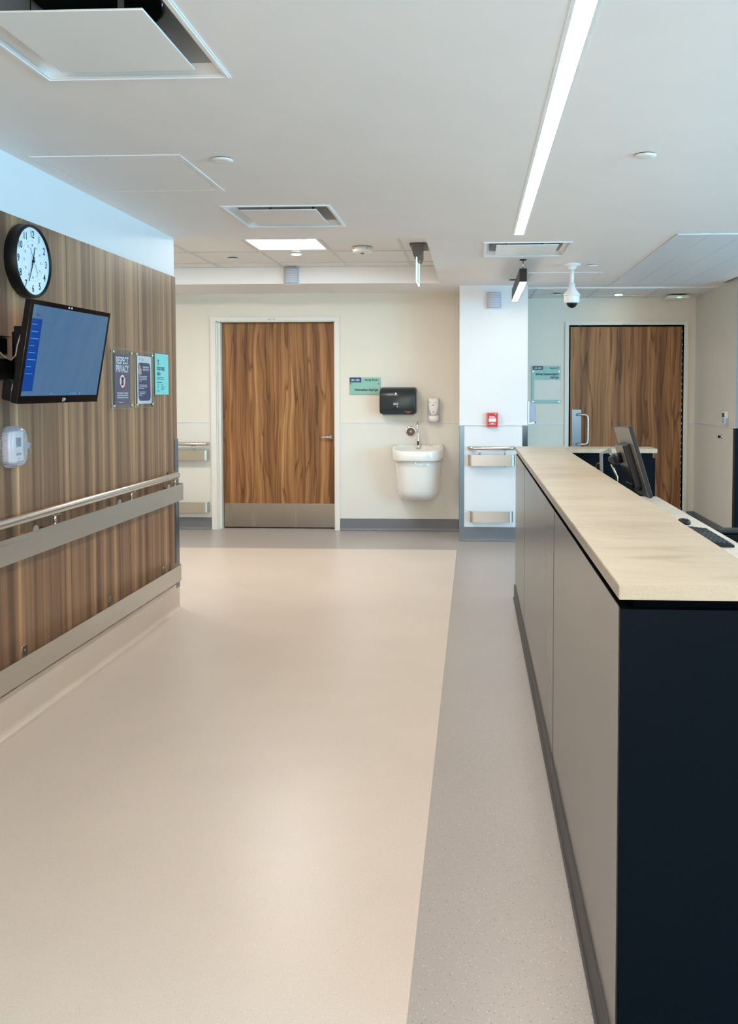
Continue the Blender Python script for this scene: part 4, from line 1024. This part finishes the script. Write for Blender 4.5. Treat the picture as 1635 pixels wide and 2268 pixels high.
# ------------------------------------------------------------------ keyboard, mouse
t = thing('keyboard', (1.12, 4.2, .745), 'black computer keyboard on the staff desk', 'keyboard')
ky0, ky1, kx0, kx1 = 3.965, 4.43, 1.035, 1.192
mb('black').prism([(kx0, ky0, .7455), (kx1, ky0, .7455), (kx1, ky0, .757), (kx0+.01, ky0, .775), (kx0, ky0, .774)], (0, ky1-ky0, 0)).build('case', t)
kk = mb('key')
rows = 6
for r_i in range(rows):
    for c_i in range(21):
        if c_i in (14, 18): continue
        x = kx1-.010-(r_i+.5)*.0215; y = ky0+.016+c_i*.0207
        z = .757+(kx1-x)/(kx1-kx0)*.018
        kk.box(x-.0085, x+.0085, y-.0078, y+.0078, z, z+.0065)
kk.m('label')
for r_i in range(rows):
    for c_i in range(21):
        if c_i in (14, 18) or (c_i*7+r_i*3) % 3: continue
        x = kx1-.010-(r_i+.5)*.0215; y = ky0+.016+c_i*.0207; z = .757+(kx1-x)/(kx1-kx0)*.018+.0065
        kk.box(x-.002, x+.003, y-.003, y+.002, z, z+.0003)
ko = kk.build('keys', t); ko['kind'] = 'stuff'
t = thing('mouse', (1.13, 4.66, .745), 'black computer mouse beyond the keyboard on the staff desk', 'mouse')
def ell(k, z): return [(1.135+.032*k*math.cos(a), 4.67+.056*k*math.sin(a), z) for a in [2*PI*i/20 for i in range(20)]]
mb('black').loft([ell(.9, .7455), ell(1., .753), ell(.96, .762), ell(.78, .769), ell(.4, .773), ell(.1, .774)]).build('shell', t)
mb('grey_pl').cyl((1.133, 4.655, .771), (1.139, 4.655, .771), .006, seg=12).build('wheel', t)

# ------------------------------------------------------------------ task chair (mostly outside the frame)
def build_chair():
    c = Vector((1.86, 5.02, 0)); t = thing('task_chair', c, 'black task chair behind the staff desk at the right edge', 'chair')
    for k in range(5):
        a = 2*PI*k/5+.3; e = c+Vector((.28*math.cos(a), .28*math.sin(a), .07))
        lg = mb('black').tube([c+Vector((0, 0, .12)), c+Vector((.15*math.cos(a), .15*math.sin(a), .105)), e], [.022, .018, .014], 10).build('leg', t)
        mb('black').cyl(e+Vector((-.012*math.sin(a), .012*math.cos(a), -.035)), e+Vector((.012*math.sin(a), -.012*math.cos(a), -.035)), .0345, seg=16).build('caster', lg)
    mb('steel').cyl(c+Vector((0, 0, .12)), c+Vector((0, 0, .42)), .022).build('gas_lift', t)
    mb('black').box(c.x-.40, c.x+.23, c.y-.25, c.y+.27, .42, .52, .03, 4).build('seat', t)
    mb('black').box(c.x+.22, c.x+.28, c.y-.21, c.y+.21, .56, 1.02, .025, 4).build('backrest', t)
    mb('black').tube([c+Vector((0, 0, .43)), c+Vector((.24, 0, .44)), c+Vector((.29, 0, .52)), c+Vector((.28, 0, .70))], .018, 10).build('back_support', t)
    for s_ in (-1, 1):
        y = c.y+s_*.27
        ar = mb('char').box(c.x-.38, c.x+.08, y-.06, y+.06, .598, .622, .010, 3).m('black').box(c.x-.36, c.x+.06, y-.035, y+.035, .47, .598, .012, 3).build('armrest', t)
        mb('black').tube([(c.x, c.y+s_*.20, .43), (c.x, y, .45), (c.x, y, .60)], .016, 10).build('arm_post', ar)
build_chair()
